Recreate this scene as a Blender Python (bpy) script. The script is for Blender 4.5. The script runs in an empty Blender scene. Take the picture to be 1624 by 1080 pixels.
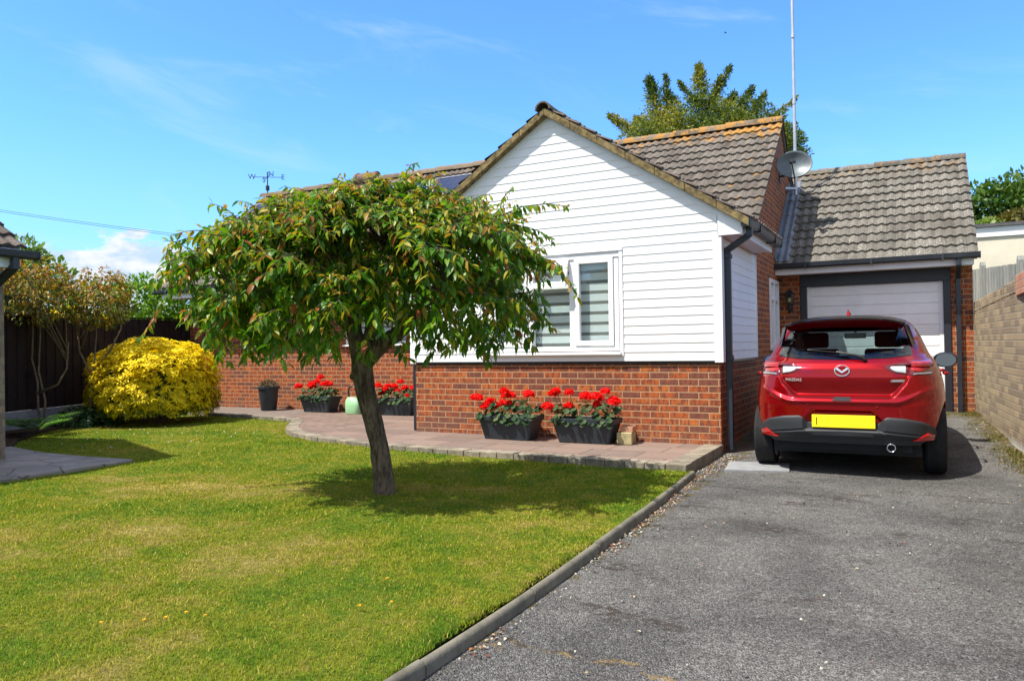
import bpy, bmesh, math, random
import numpy as np
from mathutils import Vector, Matrix, noise as mnoise
random.seed(7)
RNG = np.random.default_rng(11)
R = math.radians
SC = bpy.context.scene
COL = SC.collection

# ------------------------------------------------------------------ camera
cam_d = bpy.data.cameras.new("camera"); cam = bpy.data.objects.new("camera", cam_d); COL.objects.link(cam)
F_PX, YAW, PIT, ROL, CAM_H = 1192.7, 0.48862, 0.00792, -0.01616, 1.2237
_fw = Vector((-math.sin(YAW), math.cos(YAW), 0)); _rt = Vector((math.cos(YAW), math.sin(YAW), 0)); _up = Vector((0, 0, 1))
_f2 = _fw*math.cos(PIT) + _up*math.sin(PIT); _u2 = _up*math.cos(PIT) - _fw*math.sin(PIT)
_r3 = _rt*math.cos(ROL) + _u2*math.sin(ROL); _u3 = _u2*math.cos(ROL) - _rt*math.sin(ROL)
cm = Matrix((_r3, _u3, -_f2)).transposed().to_4x4(); cm.translation = Vector((0, 0, CAM_H))
cam.matrix_world = cm
cam_d.sensor_width = 36.0; cam_d.lens = F_PX/1624*36; cam_d.clip_start = 0.05; cam_d.clip_end = 2000
SC.camera = cam

# ------------------------------------------------------------------ light
SUN_EL, SUN_AZ = 59.0, math.degrees(math.atan2(-.61, -.79))      # azimuth clockwise from +Y
sd = Vector((math.sin(R(SUN_AZ))*math.cos(R(SUN_EL)), math.cos(R(SUN_AZ))*math.cos(R(SUN_EL)), math.sin(R(SUN_EL))))
sun_d = bpy.data.lights.new("sun", 'SUN'); sun = bpy.data.objects.new("sun", sun_d); COL.objects.link(sun)
sun_d.energy = 4.6; sun_d.angle = R(0.53); sun_d.color = (1, .945, .85)
sun.rotation_euler = (-sd).to_track_quat('-Z', 'Y').to_euler(); sun.location = (0, 0, 30)
SC.view_settings.view_transform = 'Standard'; SC.view_settings.look = 'None'
SC.view_settings.exposure = 0.80; SC.view_settings.gamma = 1; SC.view_settings.use_curve_mapping = False

# ------------------------------------------------------------------ node helper
class G:
    def __init__(s, nt): s.nt = nt
    def put(s, sock, v):
        if v is None: return
        if isinstance(v, bpy.types.NodeSocket): s.nt.links.new(v, sock)
        else:
            if hasattr(sock.default_value, '__len__') and not hasattr(v, '__len__'): v = (v,)*len(sock.default_value)
            if hasattr(sock.default_value, '__len__') and len(sock.default_value) == 4 and len(v) == 3: v = (*v, 1)
            sock.default_value = v
    def n(s, t, ins=None, **props):
        nd = s.nt.nodes.new(t)
        for k, v in props.items(): setattr(nd, k, v)
        for k, v in (ins or {}).items(): s.put(nd.inputs[k], v)
        return nd
    def m(s, op, a, b=None, c=None, clamp=False):
        nd = s.nt.nodes.new('ShaderNodeMath'); nd.operation = op; nd.use_clamp = clamp
        s.put(nd.inputs[0], a)
        if b is not None: s.put(nd.inputs[1], b)
        if c is not None: s.put(nd.inputs[2], c)
        return nd.outputs[0]
    def mix(s, f, a, b, blend='MIX'):
        nd = s.nt.nodes.new('ShaderNodeMix'); nd.data_type = 'RGBA'; nd.blend_type = blend
        s.put(nd.inputs[0], f); s.put(nd.inputs[6], a); s.put(nd.inputs[7], b)
        return nd.outputs[2]
    def rng(s, v, a, b, c=0.0, d=1.0, smooth=True):
        nd = s.nt.nodes.new('ShaderNodeMapRange'); nd.interpolation_type = 'SMOOTHSTEP' if smooth else 'LINEAR'
        for i, x in enumerate((v, a, b, c, d)): s.put(nd.inputs[i], x)
        return nd.outputs[0]
    def noise(s, vec, scale, detail=2, rough=.55, dist=0, out=0):
        nd = s.n('ShaderNodeTexNoise', {'Scale': scale, 'Detail': detail, 'Roughness': rough, 'Distortion': dist})
        if vec is not None: s.put(nd.inputs['Vector'], vec)
        return nd.outputs[out]
    def vor(s, vec, scale, feature='F1', out=0, rnd=1):
        nd = s.n('ShaderNodeTexVoronoi', {'Scale': scale, 'Randomness': rnd}, feature=feature); s.put(nd.inputs['Vector'], vec)
        return nd.outputs[out]
    def ramp(s, f, stops, interp='LINEAR'):
        nd = s.nt.nodes.new('ShaderNodeValToRGB'); nd.color_ramp.interpolation = interp
        e = nd.color_ramp.elements
        while len(e) < len(stops): e.new(0.5)
        for q, (p, c) in zip(e, stops): q.position = p; q.color = (*c, 1)
        s.put(nd.inputs[0], f); return nd.outputs[0]
    def xyz(s, v):
        nd = s.n('ShaderNodeSeparateXYZ'); s.put(nd.inputs[0], v); return nd.outputs
    def comb(s, x, y, z=0.0):
        nd = s.n('ShaderNodeCombineXYZ')
        for i, q in enumerate((x, y, z)): s.put(nd.inputs[i], q)
        return nd.outputs[0]
    def pos(s): return s.n('ShaderNodeNewGeometry').outputs['Position']
    def obj(s): return s.n('ShaderNodeTexCoord').outputs['Object']
    def attr(s, name, out='Fac'): return s.n('ShaderNodeAttribute', attribute_name=name).outputs[out]
    def bump(s, h, strength=.4, dist=.01):
        return s.n('ShaderNodeBump', {'Height': h, 'Strength': strength, 'Distance': dist}).outputs[0]

def newmat(name, color=None, rough=.6, metal=0, spec=.5, **kw):
    m = bpy.data.materials.new(name); m.use_nodes = True
    g = G(m.node_tree); b = m.node_tree.nodes['Principled BSDF']
    if color is not None: g.put(b.inputs['Base Color'], color)
    b.inputs['Roughness'].default_value = rough; b.inputs['Metallic'].default_value = metal
    b.inputs['Specular IOR Level'].default_value = spec
    for k, v in kw.items(): g.put(b.inputs[k], v)
    return m, g, b

# ------------------------------------------------------------------ world: sky with the photo's low cumulus and thin wisps
w = bpy.data.worlds.new("World"); SC.world = w; w.use_nodes = True
g = G(w.node_tree); bg = w.node_tree.nodes['Background']
sky = g.n('ShaderNodeTexSky', sky_type='NISHITA', sun_disc=False, sun_elevation=R(SUN_EL), sun_rotation=R(SUN_AZ % 360),
          air_density=1.0, dust_density=.25, ozone_density=2.2, altitude=20)
dirv = g.n('ShaderNodeTexCoord').outputs['Generated']
dx, dy, dz = g.xyz(dirv)[:3]
az = g.m('ARCTAN2', g.m('MULTIPLY', dx, -1), dy)                 # radians left of +Y
el = g.m('ARCSINE', dz)
cv = g.comb(g.m('MULTIPLY', az, 11), g.m('MULTIPLY', el, 24), 2.3)
n1 = g.noise(cv, 1.0, 8, .58, .2)
win = g.m('MULTIPLY', g.rng(el, .10, .20, 1, 0), g.m('MULTIPLY', g.rng(az, .55, .72), g.rng(el, -.02, .0)))
win2 = g.m('MULTIPLY', win, g.rng(az, 1.02, 1.12, 1, .7))
thr = g.m('SUBTRACT', .80, g.m('MULTIPLY', win2, .395))
cl = g.rng(n1, thr, g.m('ADD', thr, .09))
shade = g.rng(g.noise(cv, 1.7, 7, .62, .1), .38, .62, 0, 1)
ccol = g.mix(shade, (2.7, 3.6, 4.6), (4.5, 4.65, 4.8))
wv = g.comb(g.m('MULTIPLY', g.m('ADD', az, g.m('MULTIPLY', el, .9)), 3.0), g.m('MULTIPLY', g.m('SUBTRACT', el, g.m('MULTIPLY', az, .22)), 15), 4.0)
wisp = g.m('MULTIPLY', g.rng(g.noise(wv, 1.0, 7, .62, .6), .50, .80), .30)
tint = g.mix(1.0, sky.outputs[0], (.60, 1.02, 1.48), 'MULTIPLY')
hz = g.rng(el, 0.02, .30, 1, 0)
tint = g.mix(g.m('MULTIPLY', hz, .60), tint, (1.95, 3.6, 5.2))
skyc = g.mix(wisp, tint, (3.4, 4.3, 5.2))
skyc = g.mix(cl, skyc, ccol)
# unseen broken cloud added overhead and behind the viewer to neutralise the fill light
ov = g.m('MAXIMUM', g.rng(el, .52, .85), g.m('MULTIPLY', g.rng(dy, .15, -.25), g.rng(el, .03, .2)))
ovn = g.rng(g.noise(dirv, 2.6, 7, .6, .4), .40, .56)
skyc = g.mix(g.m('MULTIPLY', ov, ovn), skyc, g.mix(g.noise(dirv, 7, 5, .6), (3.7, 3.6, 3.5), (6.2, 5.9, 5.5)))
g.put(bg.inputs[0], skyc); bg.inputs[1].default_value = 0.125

# ------------------------------------------------------------------ mesh helpers
ORG = {}
def org(o):
    v = Vector((0, 0, 0))
    while o is not None:
        v += o.location; o = o.parent
    return v

class MB:
    def __init__(s): s.v = []; s.f = []; s.mi = []; s.uv = None; s.cur = 0
    def add(s, vs, fs):
        b = len(s.v); s.v += [tuple(p) for p in vs]
        for f in fs: s.f.append(tuple(b+i for i in f)); s.mi.append(s.cur)
        return s
    def box(s, x0, x1, y0, y1, z0, z1):
        return s.add([(x0,y0,z0),(x1,y0,z0),(x1,y1,z0),(x0,y1,z0),(x0,y0,z1),(x1,y0,z1),(x1,y1,z1),(x0,y1,z1)],
                     [(0,3,2,1),(4,5,6,7),(0,1,5,4),(1,2,6,5),(2,3,7,6),(3,0,4,7)])
    def hexa(s, lo, hi):
        "two quads (4 points each, same winding) joined into a block"
        return s.add(list(lo)+list(hi), [(0,3,2,1),(4,5,6,7),(0,1,5,4),(1,2,6,5),(2,3,7,6),(3,0,4,7)])
    def obox(s, c, ax, ay, az):
        c, ax, ay, az = map(Vector, (c, ax, ay, az))
        q = lambda k: [c-ax-ay+k*az, c+ax-ay+k*az, c+ax+ay+k*az, c-ax+ay+k*az]
        return s.hexa(q(-1), q(1))
    def bar(s, a, b, w, h, up=(0,0,1)):
        a, b = Vector(a), Vector(b); d = (b-a); n = d.normalized()
        u = Vector(up); sd_ = n.cross(u)
        if sd_.length < 1e-4: sd_ = n.cross(Vector((1,0,0)))
        sd_.normalize(); u = sd_.cross(n)
        return s.obox((a+b)/2, d/2, sd_*w/2, u*h/2)
    def prism(s, poly, ext):
        "poly: 3D points, ext: vector"
        n = len(poly); e = Vector(ext)
        vs = [Vector(p) for p in poly]; vs += [p+e for p in vs]
        return s.add(vs, [tuple(reversed(range(n))), tuple(range(n, 2*n))] + [(i, (i+1) % n, n+(i+1) % n, n+i) for i in range(n)])
    def tube(s, path, rad, n=8, cap=True):
        P = [Vector(p) for p in path]; rs = rad if hasattr(rad, '__len__') else [rad]*len(P)
        rings = []; up = Vector((0,0,1)); prev = None
        for i, p in enumerate(P):
            d = (P[min(i+1, len(P)-1)]-P[max(i-1, 0)]).normalized()
            if prev is None:
                a = d.cross(up);  a = d.cross(Vector((1,0,0))) if a.length < .05 else a
            else: a = prev - d*prev.dot(d)
            a.normalize(); prev = a; b = d.cross(a)
            rings.append([p + (a*math.cos(2*math.pi*k/n) + b*math.sin(2*math.pi*k/n))*rs[i] for k in range(n)])
        vs = [q for r in rings for q in r]
        fs = [(i*n+k, i*n+(k+1) % n, (i+1)*n+(k+1) % n, (i+1)*n+k) for i in range(len(P)-1) for k in range(n)]
        if cap: fs += [tuple(reversed(range(n))), tuple(range((len(P)-1)*n, len(P)*n))]
        return s.add(vs, fs)
    def lathe(s, prof, c=(0,0,0), n=24, ax=(1,0,0), ay=(0,1,0), az=(0,0,1), cap=True):
        c, ax, ay, az = map(Vector, (c, ax, ay, az))
        vs = [c + ax*(r*math.cos(2*math.pi*k/n)) + ay*(r*math.sin(2*math.pi*k/n)) + az*z for r, z in prof for k in range(n)]
        m = len(prof)
        fs = [(i*n+k, i*n+(k+1) % n, (i+1)*n+(k+1) % n, (i+1)*n+k) for i in range(m-1) for k in range(n)]
        if cap: fs += [tuple(reversed(range(n))), tuple(range((m-1)*n, m*n))]
        return s.add(vs, fs)
    def ball(s, c, r, seg=8, rings=6, jit=0, sq=(1,1,1)):
        c = Vector(c); vs = []; fs = []
        for i in range(rings+1):
            th = math.pi*i/rings
            for k in range(seg):
                ph = 2*math.pi*k/seg; q = 1+random.uniform(-jit, jit)
                vs.append(c + Vector((math.sin(th)*math.cos(ph)*sq[0], math.sin(th)*math.sin(ph)*sq[1], math.cos(th)*sq[2]))*r*q)
        fs = [(i*seg+k, (i+1)*seg+k, (i+1)*seg+(k+1) % seg, i*seg+(k+1) % seg) for i in range(rings) for k in range(seg)]
        return s.add(vs, fs)
    def build(s, name, mat, parent=None, world=True, smooth=False, bevel=0, auto=None, wobble=0):
        me = bpy.data.meshes.new(name)
        o0 = org(parent) if (parent is not None and world) else Vector((0,0,0))
        me.from_pydata([(p[0]-o0.x, p[1]-o0.y, p[2]-o0.z) for p in s.v], [], s.f)
        mats = mat if isinstance(mat, (list, tuple)) else [mat]
        for m in mats: me.materials.append(m)
        if len(mats) > 1: me.polygons.foreach_set('material_index', s.mi)
        if s.uv is not None:
            ul = me.uv_layers.new(name='UVMap')
            li = np.zeros(len(me.loops), dtype=np.int32); me.loops.foreach_get('vertex_index', li)
            ul.data.foreach_set('uv', np.asarray(s.uv, dtype=np.float32)[li].ravel())
        me.validate()
        bm = bmesh.new(); bm.from_mesh(me); bmesh.ops.recalc_face_normals(bm, faces=bm.faces); bm.to_mesh(me); bm.free()
        if smooth: me.polygons.foreach_set('use_smooth', [True]*len(me.polygons))
        if auto is not None:
            me.polygons.foreach_set('use_smooth', [True]*len(me.polygons)); me.set_sharp_from_angle(angle=R(auto))
        ob = bpy.data.objects.new(name, me); COL.objects.link(ob)
        if parent is not None: ob.parent = parent
        if bevel:
            md = ob.modifiers.new('bevel', 'BEVEL'); md.width = bevel; md.segments = 2; md.limit_method = 'ANGLE'; md.angle_limit = R(40)
        return ob

def each(name, mat, parent, fns, **kw):
    "one mesh part per builder function"
    for f in fns:
        mb_ = MB(); f(mb_); mb_.build(name, mat, parent, **kw)
def tag(o, label=None, cat=None, group=None, kind=None):
    if label: o['label'] = label
    if cat: o['category'] = cat
    if group: o['group'] = group
    if kind: o['kind'] = kind
    return o
def thing(name, label, cat, loc=(0,0,0), group=None, rz=0):
    o = bpy.data.objects.new(name, None); COL.objects.link(o); o.location = loc; o.rotation_euler = (0,0,rz)
    o.empty_display_size = .1
    return tag(o, label, cat, group)
def kids(o): return [c for c in bpy.data.objects if c.parent == o]
def copy_tree(o, parent=None):
    c = o.copy(); COL.objects.link(c)
    if parent is not None: c.parent = parent
    for k in kids(o): copy_tree(k, c)
    return c

def raw(name, V, Fc, mat, parent=None, attrs=None, smooth=False, world=True):
    "fast mesh from numpy arrays; Fc (M,k) all the same size"
    me = bpy.data.meshes.new(name)
    V = np.asarray(V, dtype=np.float32)
    if parent is not None and world: V = V - np.array(org(parent), dtype=np.float32)
    Fc = np.asarray(Fc, dtype=np.int32); k = Fc.shape[1]
    me.vertices.add(len(V)); me.vertices.foreach_set('co', V.ravel())
    me.loops.add(Fc.size); me.loops.foreach_set('vertex_index', Fc.ravel())
    me.polygons.add(len(Fc)); me.polygons.foreach_set('loop_start', np.arange(0, Fc.size, k, dtype=np.int32))
    if smooth: me.polygons.foreach_set('use_smooth', np.ones(len(Fc), dtype=bool))
    me.update(calc_edges=True)
    for nm, a in (attrs or {}).items():
        at = me.attributes.new(nm, 'FLOAT', 'POINT'); at.data.foreach_set('value', np.asarray(a, dtype=np.float32))
    me.materials.append(mat)
    ob = bpy.data.objects.new(name, me); COL.objects.link(ob)
    if parent is not None: ob.parent = parent
    return ob

def nrm(a): return a/np.maximum(np.linalg.norm(a, axis=-1, keepdims=True), 1e-9)
def leaves(P, D, N, L, Wd, fold=.25, droop=.35):
    "vectorised folded, drooping leaves: base P, direction D, face normal N -> (verts, tris, per-leaf vertex count)"
    n = len(P); D = nrm(D); S = nrm(np.cross(D, N)); N = nrm(np.cross(S, D))
    L = np.broadcast_to(np.asarray(L, float), (n,))[:, None]; Wd = np.broadcast_to(np.asarray(Wd, float), (n,))[:, None]
    droop = np.broadcast_to(np.asarray(droop, float), (n,))[:, None]
    def at(t, wv, side):
        c = P + D*L*t - N*(droop*L*t*t)
        return c + S*(side*Wd*.5*wv) + N*(abs(side)*fold*Wd*wv)
    vs = [at(0,0,0), at(.28,.85,-1), at(.28,0,0), at(.28,.85,1), at(.62,.8,-1), at(.62,0,0), at(.62,.8,1), at(1,0,0)]
    V = np.stack(vs, 1).reshape(-1, 3)
    T = np.array([(0,2,1),(0,3,2),(1,2,5),(1,5,4),(2,3,6),(2,6,5),(4,5,7),(5,6,7)])
    Fc = (np.arange(n)[:, None, None]*8 + T[None]).reshape(-1, 3)
    return V, Fc, 8
def flakes(P, D, N, L, Wd):
    "flat diamond leaves for distant foliage"
    n = len(P); D = nrm(D); S = nrm(np.cross(D, N)); N2 = nrm(np.cross(S, D))
    L = np.broadcast_to(np.asarray(L, float), (n,))[:, None]; Wd = np.broadcast_to(np.asarray(Wd, float), (n,))[:, None]
    V = np.stack([P, P + D*L*.5 + S*Wd*.5 + N2*L*.08, P + D*L, P + D*L*.5 - S*Wd*.5 + N2*L*.08], 1).reshape(-1, 3)
    Fc = (np.arange(n)[:, None]*4 + np.arange(4)[None])
    return V, Fc, 4
def rdir(n):
    a = RNG.normal(size=(n, 3)); return nrm(a)

# ================================================================== materials
def mat_brick(name, ca, cb, cc, mortar, courses=.075, length=.225, cmix=.5, joint=.010, rough=.85, stain=.25, white=0, mottle=0):
    m, g, b = newmat(name, rough=rough, spec=.25)
    x, y, z = g.xyz(g.pos())[:3]
    v = g.m('DIVIDE', z, courses); row = g.m('FLOOR', v); fv = g.m('FRACT', v)
    u = g.m('ADD', g.m('DIVIDE', g.m('ADD', x, y), length), g.m('MULTIPLY', g.m('MODULO', g.m('ABSOLUTE', row), 2), .5))
    wob = g.m('MULTIPLY', g.m('SUBTRACT', g.noise(g.pos(), 14, 2), .5), .05)
    u = g.m('ADD', u, wob); colm = g.m('FLOOR', u); fu = g.m('FRACT', u)
    jv, ju = joint/courses/2, joint/length/2
    n2 = g.m('MULTIPLY', g.m('SUBTRACT', g.noise(g.pos(), 90, 2), .5), .06)
    dv = g.m('SUBTRACT', .5, g.m('ABSOLUTE', g.m('SUBTRACT', g.m('ADD', fv, n2), .5)))
    du = g.m('SUBTRACT', .5, g.m('ABSOLUTE', g.m('SUBTRACT', fu, .5)))
    body = g.m('MULTIPLY', g.rng(dv, jv*.7, jv*1.5), g.rng(du, ju*.7, ju*1.6))
    wn = g.n('ShaderNodeTexWhiteNoise', noise_dimensions='2D'); g.put(wn.inputs['Vector'], g.comb(colm, row))
    val = wn.outputs[0]
    base = g.ramp(val, [(0, cb), (cmix*.55, cb), (cmix, ca), (.85, ca), (1, cc)])
    sp = g.noise(g.pos(), 60, 4, .7); sp2 = g.noise(g.comb(g.m('MULTIPLY', g.m('ADD', x, y), 30), g.m('MULTIPLY', z, 60), val), 1, 3, .6)
    base = g.mix(g.m('MULTIPLY', g.rng(sp2, .45, .75), .55), base, cb)
    base = g.mix(g.m('MULTIPLY', g.rng(sp, .3, .8), .35), base, g.mix(1, base, (1.5, 1.45, 1.4), 'MULTIPLY'))
    if mottle:
        pt = g.noise(g.comb(g.m('ADD', g.m('MULTIPLY', g.m('ADD', x, y), 24), g.m('MULTIPLY', val, 90)), g.m('MULTIPLY', row, 7.3), g.m('MULTIPLY', z, 9)), 1, 3, .55)
        base = g.mix(g.m('MULTIPLY', g.rng(pt, .44, .60), mottle), base, g.mix(g.rng(g.noise(g.pos(), 45, 3, .7), .4, .6), cb, tuple(q*.62 for q in cb)))
        base = g.mix(g.m('MULTIPLY', g.rng(pt, .43, .30), mottle*.5), base, cc)
    mo = g.mix(g.noise(g.pos(), 25, 3), mortar, tuple(c*.72 for c in mortar))
    col = g.mix(body, mo, base)
    st = g.rng(g.noise(g.pos(), .9, 5, .6), .5, .75)
    col = g.mix(g.m('MULTIPLY', st, stain), col, g.mix(1, col, (.55, .52, .5), 'MULTIPLY'))
    low = g.m('MULTIPLY', g.rng(z, .1, .42, 1, 0), g.rng(g.noise(g.pos(), 5, 4), .3, .65))
    col = g.mix(g.m('MULTIPLY', low, .35), col, (.16, .11, .08))
    if white:
        wl = g.m('MULTIPLY', g.rng(g.m('ADD', z, g.m('MULTIPLY', g.noise(g.pos(), 6, 4), .14)), .12, .22, 1, 0), white)
        col = g.mix(wl, col, (.55, .55, .52))
    g.put(b.inputs['Base Color'], col)
    hgt = g.m('ADD', g.m('MULTIPLY', body, 1.0), g.m('MULTIPLY', sp, .35))
    g.put(b.inputs['Normal'], g.bump(hgt, .55, .008))
    return m
BRICK = mat_brick("red_brick", (.33, .078, .020), (.165, .058, .038), (.42, .125, .028), (.47, .30, .165), cmix=.42, joint=.0095, mottle=.85)
BRICK_TAN = mat_brick("tan_brick", (.33, .262, .165), (.23, .182, .125), (.40, .31, .19), (.33, .29, .215), cmix=.5, white=.75, stain=.4)
BRICK_PINK = mat_brick("pink_brick", (.50, .24, .15), (.42, .2, .13), (.55, .28, .17), (.4, .33, .25))

def mat_plain(name, col, rough=.5, metal=0, spec=.5, var=.12, vscale=6, bump=0, bscale=60, dirt=None, **kw):
    m, g, b = newmat(name, rough=rough, metal=metal, spec=spec, **kw)
    p = g.pos(); n = g.noise(p, vscale, 5, .6)
    c = g.mix(g.m('MULTIPLY', g.rng(n, .3, .75), 1.0), tuple(q*(1+var) for q in col), tuple(q*(1-var) for q in col))
    if dirt: c = g.mix(g.m('MULTIPLY', g.rng(g.noise(p, 2.3, 6, .65), .52, .78), dirt[1]), c, dirt[0])
    g.put(b.inputs['Base Color'], c)
    if bump: g.put(b.inputs['Normal'], g.bump(g.noise(p, bscale, 4), bump, .004))
    return m
def mat_siding():
    m, g, b = newmat("white_cladding", rough=.42, spec=.4)
    p = g.pos(); x, y, z = g.xyz(p)[:3]
    st = g.noise(g.comb(g.m('MULTIPLY', g.m('ADD', x, y), 5), g.m('MULTIPLY', z, .7), 0), 1, 5, .6)
    gr = g.noise(g.comb(g.m('MULTIPLY', g.m('ADD', x, y), 3), g.m('MULTIPLY', z, 90), 0), 1, 3, .6)
    c = g.mix(g.m('MULTIPLY', g.rng(st, .45, .8), .35), (.80, .81, .82), (.66, .68, .69))
    g.put(b.inputs['Base Color'], c); g.put(b.inputs['Normal'], g.bump(gr, .12, .003))
    return m
SIDING = mat_siding()
UPVC = mat_plain("white_upvc", (.80, .81, .82), .28, var=.03)
FASCIA = mat_plain("white_fascia", (.74, .75, .76), .4, var=.05, dirt=((.5, .49, .46), .35))
SOFFIT = mat_plain("soffit_board", (.62, .60, .60), .6, var=.06)
BLACK = mat_plain("black_plastic", (.018, .022, .030), .38, var=.2, dirt=((.06, .065, .07), .4))
BLACKPAINT = mat_plain("black_paint", (.014, .017, .024), .45, var=.15, dirt=((.05, .05, .055), .3))
GDOOR = mat_plain("garage_door_white", (.85, .85, .85), .4, var=.03, dirt=((.6, .6, .58), .25))
LEAD = mat_plain("lead_sheet", (.15, .17, .20), .5, .25, var=.3, vscale=4, bump=.2, bscale=18, dirt=((.34, .37, .40), .7))
def mat_verge():
    m, g, b = newmat("lichened_verge", rough=.95, spec=.1)
    p = g.pos(); c = g.ramp(g.noise(p, 14, 6, .65), [(.3, (.06, .048, .032)), (.48, (.16, .122, .062)), (.60, (.25, .19, .085)), (.8, (.20, .185, .15))])
    g.put(b.inputs['Base Color'], c); g.put(b.inputs['Normal'], g.bump(g.noise(p, 70, 4), .6, .01)); return m
VERGE = mat_verge()

def mat_tile(name, orange=0.0, ridge_orange=0, pale=.3, base=(.115, .098, .085), right_x=None):
    "UV: u counts tiles across, v counts courses up from the eaves"
    m, g, b = newmat(name, rough=.92, spec=.15)
    uvn = g.n('ShaderNodeUVMap', uv_map='UVMap').outputs[0]; u, v = g.xyz(uvn)[:2]
    p = g.pos()
    wn = g.n('ShaderNodeTexWhiteNoise', noise_dimensions='2D'); g.put(wn.inputs['Vector'], g.comb(g.m('FLOOR', u), g.m('FLOOR', v)))
    r = wn.outputs[0]
    c = g.ramp(r, [(0, tuple(q*.72 for q in base)), (.5, base), (1, tuple(q*1.32 for q in base))])
    n1 = g.noise(p, 7, 6, .65); c = g.mix(g.m('MULTIPLY', g.rng(n1, .4, .7), .5), c, tuple(q*1.5 for q in base))
    # pale crustose lichen: small ragged rosettes
    sp = g.rng(g.noise(p, 48, 6, .80, .3), .50, .60); wide = g.rng(g.noise(p, 1.3, 4, .65), .30, .58)
    wide = g.m('MULTIPLY', wide, g.rng(r, .1, .6, .55, 1))
    c = g.mix(g.m('MULTIPLY', g.m('MULTIPLY', sp, wide), pale), c, (.46, .44, .39))
    fu_ = g.m('FRACT', u); ed = g.m('MAXIMUM', g.rng(fu_, .07, .0), g.rng(fu_, .95, 1.0)); c = g.mix(g.m('MULTIPLY', ed, .75), c, (.03, .026, .022))  # shade line painted into the colour at each tile's side joints
    dk = g.rng(g.noise(p, 70, 4, .75), .53, .66); c = g.mix(g.m('MULTIPLY', dk, .6), c, (.035, .03, .026))
    if orange:
        h = g.rng(v, ridge_orange-2.6, ridge_orange+.3, 0, 1)
        on = g.noise(p, 5.5, 6, .68); fine = g.noise(p, 26, 4, .7)
        amt = g.m('ADD', g.m('MULTIPLY', on, .7), g.m('ADD', g.m('MULTIPLY', fine, .3), g.m('MULTIPLY', h, .15)))
        if right_x is not None: amt = g.m('ADD', amt, g.m('MULTIPLY', g.rng(g.xyz(p)[0], right_x-1.4, right_x), .06))
        c = g.mix(g.m('MULTIPLY', g.rng(amt, .625, .70), g.m('MULTIPLY', g.rng(g.xyz(p)[0], -6.5, -4.0, .15, 1), orange)), c, g.mix(fine, (.44, .20, .035), (.28, .17, .06)))
    g.put(b.inputs['Base Color'], c)
    g.put(b.inputs['Normal'], g.bump(g.noise(p, 120, 4, .7), .5, .004)); return m
TILE_MAIN = mat_tile("roof_tile_orange_lichen", 1.0, 14.4, .45, (.105, .090, .076), -1.85)
TILE_WING = mat_tile("roof_tile_brown", .35, 12, .3, (.10, .08, .065))
TILE_GAR = mat_tile("roof_tile_pale_lichen", .45, 12.0, .75, (.112, .102, .086))
RIDGE_O = mat_tile("ridge_tile_orange", 1.0, -5, .3, (.14, .11, .08))
RIDGE_G = mat_tile("ridge_tile_grey", .5, 4, .5, (.15, .125, .10))

def mat_glass(name="window_glass", tintc=(.9, .95, .95), rough=.02):
    m, g, b = newmat(name, tintc, rough, spec=.5)
    b.inputs['Transmission Weight'].default_value = 1; b.inputs['IOR'].default_value = 1.45
    return m
def mat_pane(name, tintc, mixf):
    "thin pane: clear or tinted see-through with a fresnel mirror on top (no refraction, keeps light behind it)"
    m = bpy.data.materials.new(name); m.use_nodes = True; nt = m.node_tree; nt.nodes.clear(); g = G(nt)
    tr = g.n('ShaderNodeBsdfTransparent', {'Color': tintc}); gl = g.n('ShaderNodeBsdfGlossy', {'Color': (1,1,1), 'Roughness': .015})
    fr = g.n('ShaderNodeLayerWeight', {'Blend': .5}); f = g.m('ADD', g.m('MULTIPLY', g.m('POWER', fr.outputs['Facing'], 4.0), .8), mixf, clamp=True)
    mx = g.n('ShaderNodeMixShader'); g.put(mx.inputs[0], f); nt.links.new(tr.outputs[0], mx.inputs[1]); nt.links.new(gl.outputs[0], mx.inputs[2])
    o = g.n('ShaderNodeOutputMaterial'); nt.links.new(mx.outputs[0], o.inputs[0]); return m
PANE = mat_pane("window_pane", (.92, .96, .96), .05)
def mat_blind():
    m, g, b = newmat("day_night_blind", rough=.85, spec=.1)
    z = g.xyz(g.pos())[2]
    f = g.m('FRACT', g.m('DIVIDE', g.m('SUBTRACT', z, 1.215), .1255))
    c = g.mix(g.rng(f, .30, .33), (.22, .215, .205), (.74, .75, .74)); g.put(b.inputs['Base Color'], c); return m
BLIND = mat_blind()
SOLAR = None
def mat_solar():
    m, g, b = newmat("solar_cells", rough=.12, spec=.6)
    x, y, z = g.xyz(g.pos())[:3]
    f1 = g.m('FRACT', g.m('DIVIDE', x, .16)); f2 = g.m('FRACT', g.m('DIVIDE', y, .125))
    ln = g.m('MAXIMUM', g.rng(f1, .96, .97), g.rng(f2, .96, .97))
    g.put(b.inputs['Base Color'], g.mix(ln, (.012, .016, .045), (.05, .055, .075))); return m
SOLAR = mat_solar()
ALU = mat_plain("grey_aluminium", (.42, .43, .45), .35, .8, var=.08)

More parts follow.
